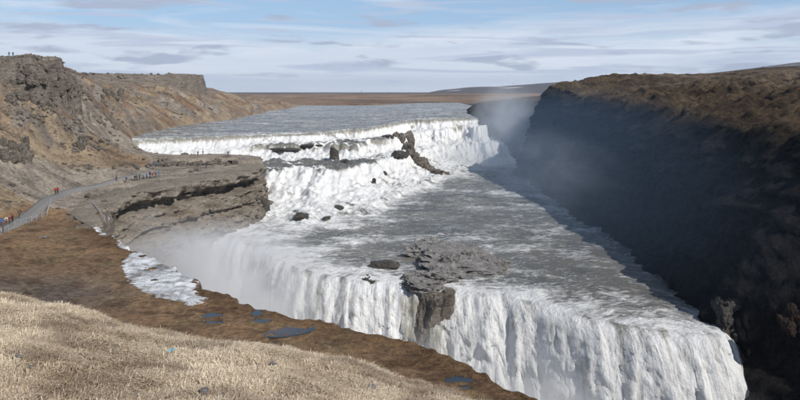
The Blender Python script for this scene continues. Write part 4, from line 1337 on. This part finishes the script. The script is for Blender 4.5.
# ------------------------------------------------------------------ air: haze and spray
def vol_mat(name, density, color=(1, 1, 1), aniso=0.1, sphere=True, nscale=2.2, lo=0.42, hi=0.62, edge=(0.35, 1.0), seed=0.0, detail=3):
    m = bpy.data.materials.new(name)
    m.use_nodes = True
    t = m.node_tree
    t.nodes.clear()
    o = t.nodes.new('ShaderNodeOutputMaterial')
    v = t.nodes.new('ShaderNodeVolumePrincipled')
    v.inputs['Color'].default_value = (*color, 1)
    v.inputs['Anisotropy'].default_value = aniso
    v.inputs['Density'].default_value = density
    t.links.new(v.outputs[0], o.inputs['Volume'])
    if sphere:
        tc = t.nodes.new('ShaderNodeTexCoord')
        ln = N(t, 'ShaderNodeVectorMath', operation='LENGTH')
        t.links.new(tc.outputs['Object'], ln.inputs[0])
        fall = ramp(t, ln.outputs['Value'], [(edge[0], 1.0), (edge[1], 0.0)], 'EASE').outputs[0]
        mp = N(t, 'ShaderNodeMapping', inp={'Location': (seed, seed * 2, 0)})
        t.links.new(tc.outputs['Object'], mp.inputs[0])
        n = noise(t, mp.outputs[0], nscale, detail, 0.6, 0.4)
        nr = ramp(t, n, [(lo, 0.0), (hi, 1.0)]).outputs[0]
        d_ = math_(t, 'MULTIPLY', math_(t, 'MULTIPLY', fall, nr), density)
        t.links.new(d_, v.inputs['Density'])
    return m
def mist(loc, size, density, label_seed, rot=0, **kw):
    V, Fc = ICO[3]
    me = np_mesh('spray_mist', V, Fc, False)
    o = link('spray_mist', me, vol_mat('spray', density, seed=label_seed, **kw), None, loc, (0, 0, rot))
    o.scale = size
    props(o, kind='stuff')
mist((60, 392, -18), (27, 50, 25), 0.019, 1.0, lo=0.25, hi=0.8, color=(0.9, 0.95, 1.0))
mist((50, 350, -14), (20, 34, 26), 0.022, 11.0, lo=0.36, hi=0.75, color=(0.9, 0.95, 1.0))
mist((38, 382, -36), (24, 30, 13), 0.045, 7.0, lo=0.3, hi=0.65)            # foot of the upper fall, drifting over the wall
mist((-40, 152, -45), (34, 36, 20), 0.12, 2.0, lo=0.36, hi=0.62)
mist((-58, 168, -36), (13, 18, 11), 0.02, 6.0)             # head of the gorge
mist((16, 118, -62), (60, 24, 16), 0.10, 3.0, lo=0.25, hi=0.6)              # along the foot of the lower fall
mist((5, 128, -56), (16, 11, 17), 0.04, 8.0)
mist((22, 117, -56), (50, 22, 21), 0.032, 12.0)
mist((50, 106, -56), (10, 10, 14), 0.04, 4.0)
mist((52, 230, -22), (36, 150, 28), 0.0012, 9.0, lo=0.0, hi=0.3, color=(0.45, 0.68, 1.0), edge=(0.6, 1.0))  # blue tint added to stand in for sky light on the shaded wall
mist((54, 260, -28), (22, 100, 18), 0.006, 5.0, lo=0.3, hi=0.65, color=(0.85, 0.92, 1.0))
V = np.array([(x_, y_, z_) for x_ in (-9500, 9500) for y_ in (-300, 13900) for z_ in (-75, 215)], float)
Fh = [(0, 1, 3, 2), (4, 6, 7, 5), (0, 4, 5, 1), (2, 3, 7, 6), (0, 2, 6, 4), (1, 5, 7, 3)]
me = np_mesh('haze', V, Fh, False)
props(link('haze', me, vol_mat('air', 0.00005, (0.7, 0.84, 1.0), 0.2, sphere=False)), kind='stuff')
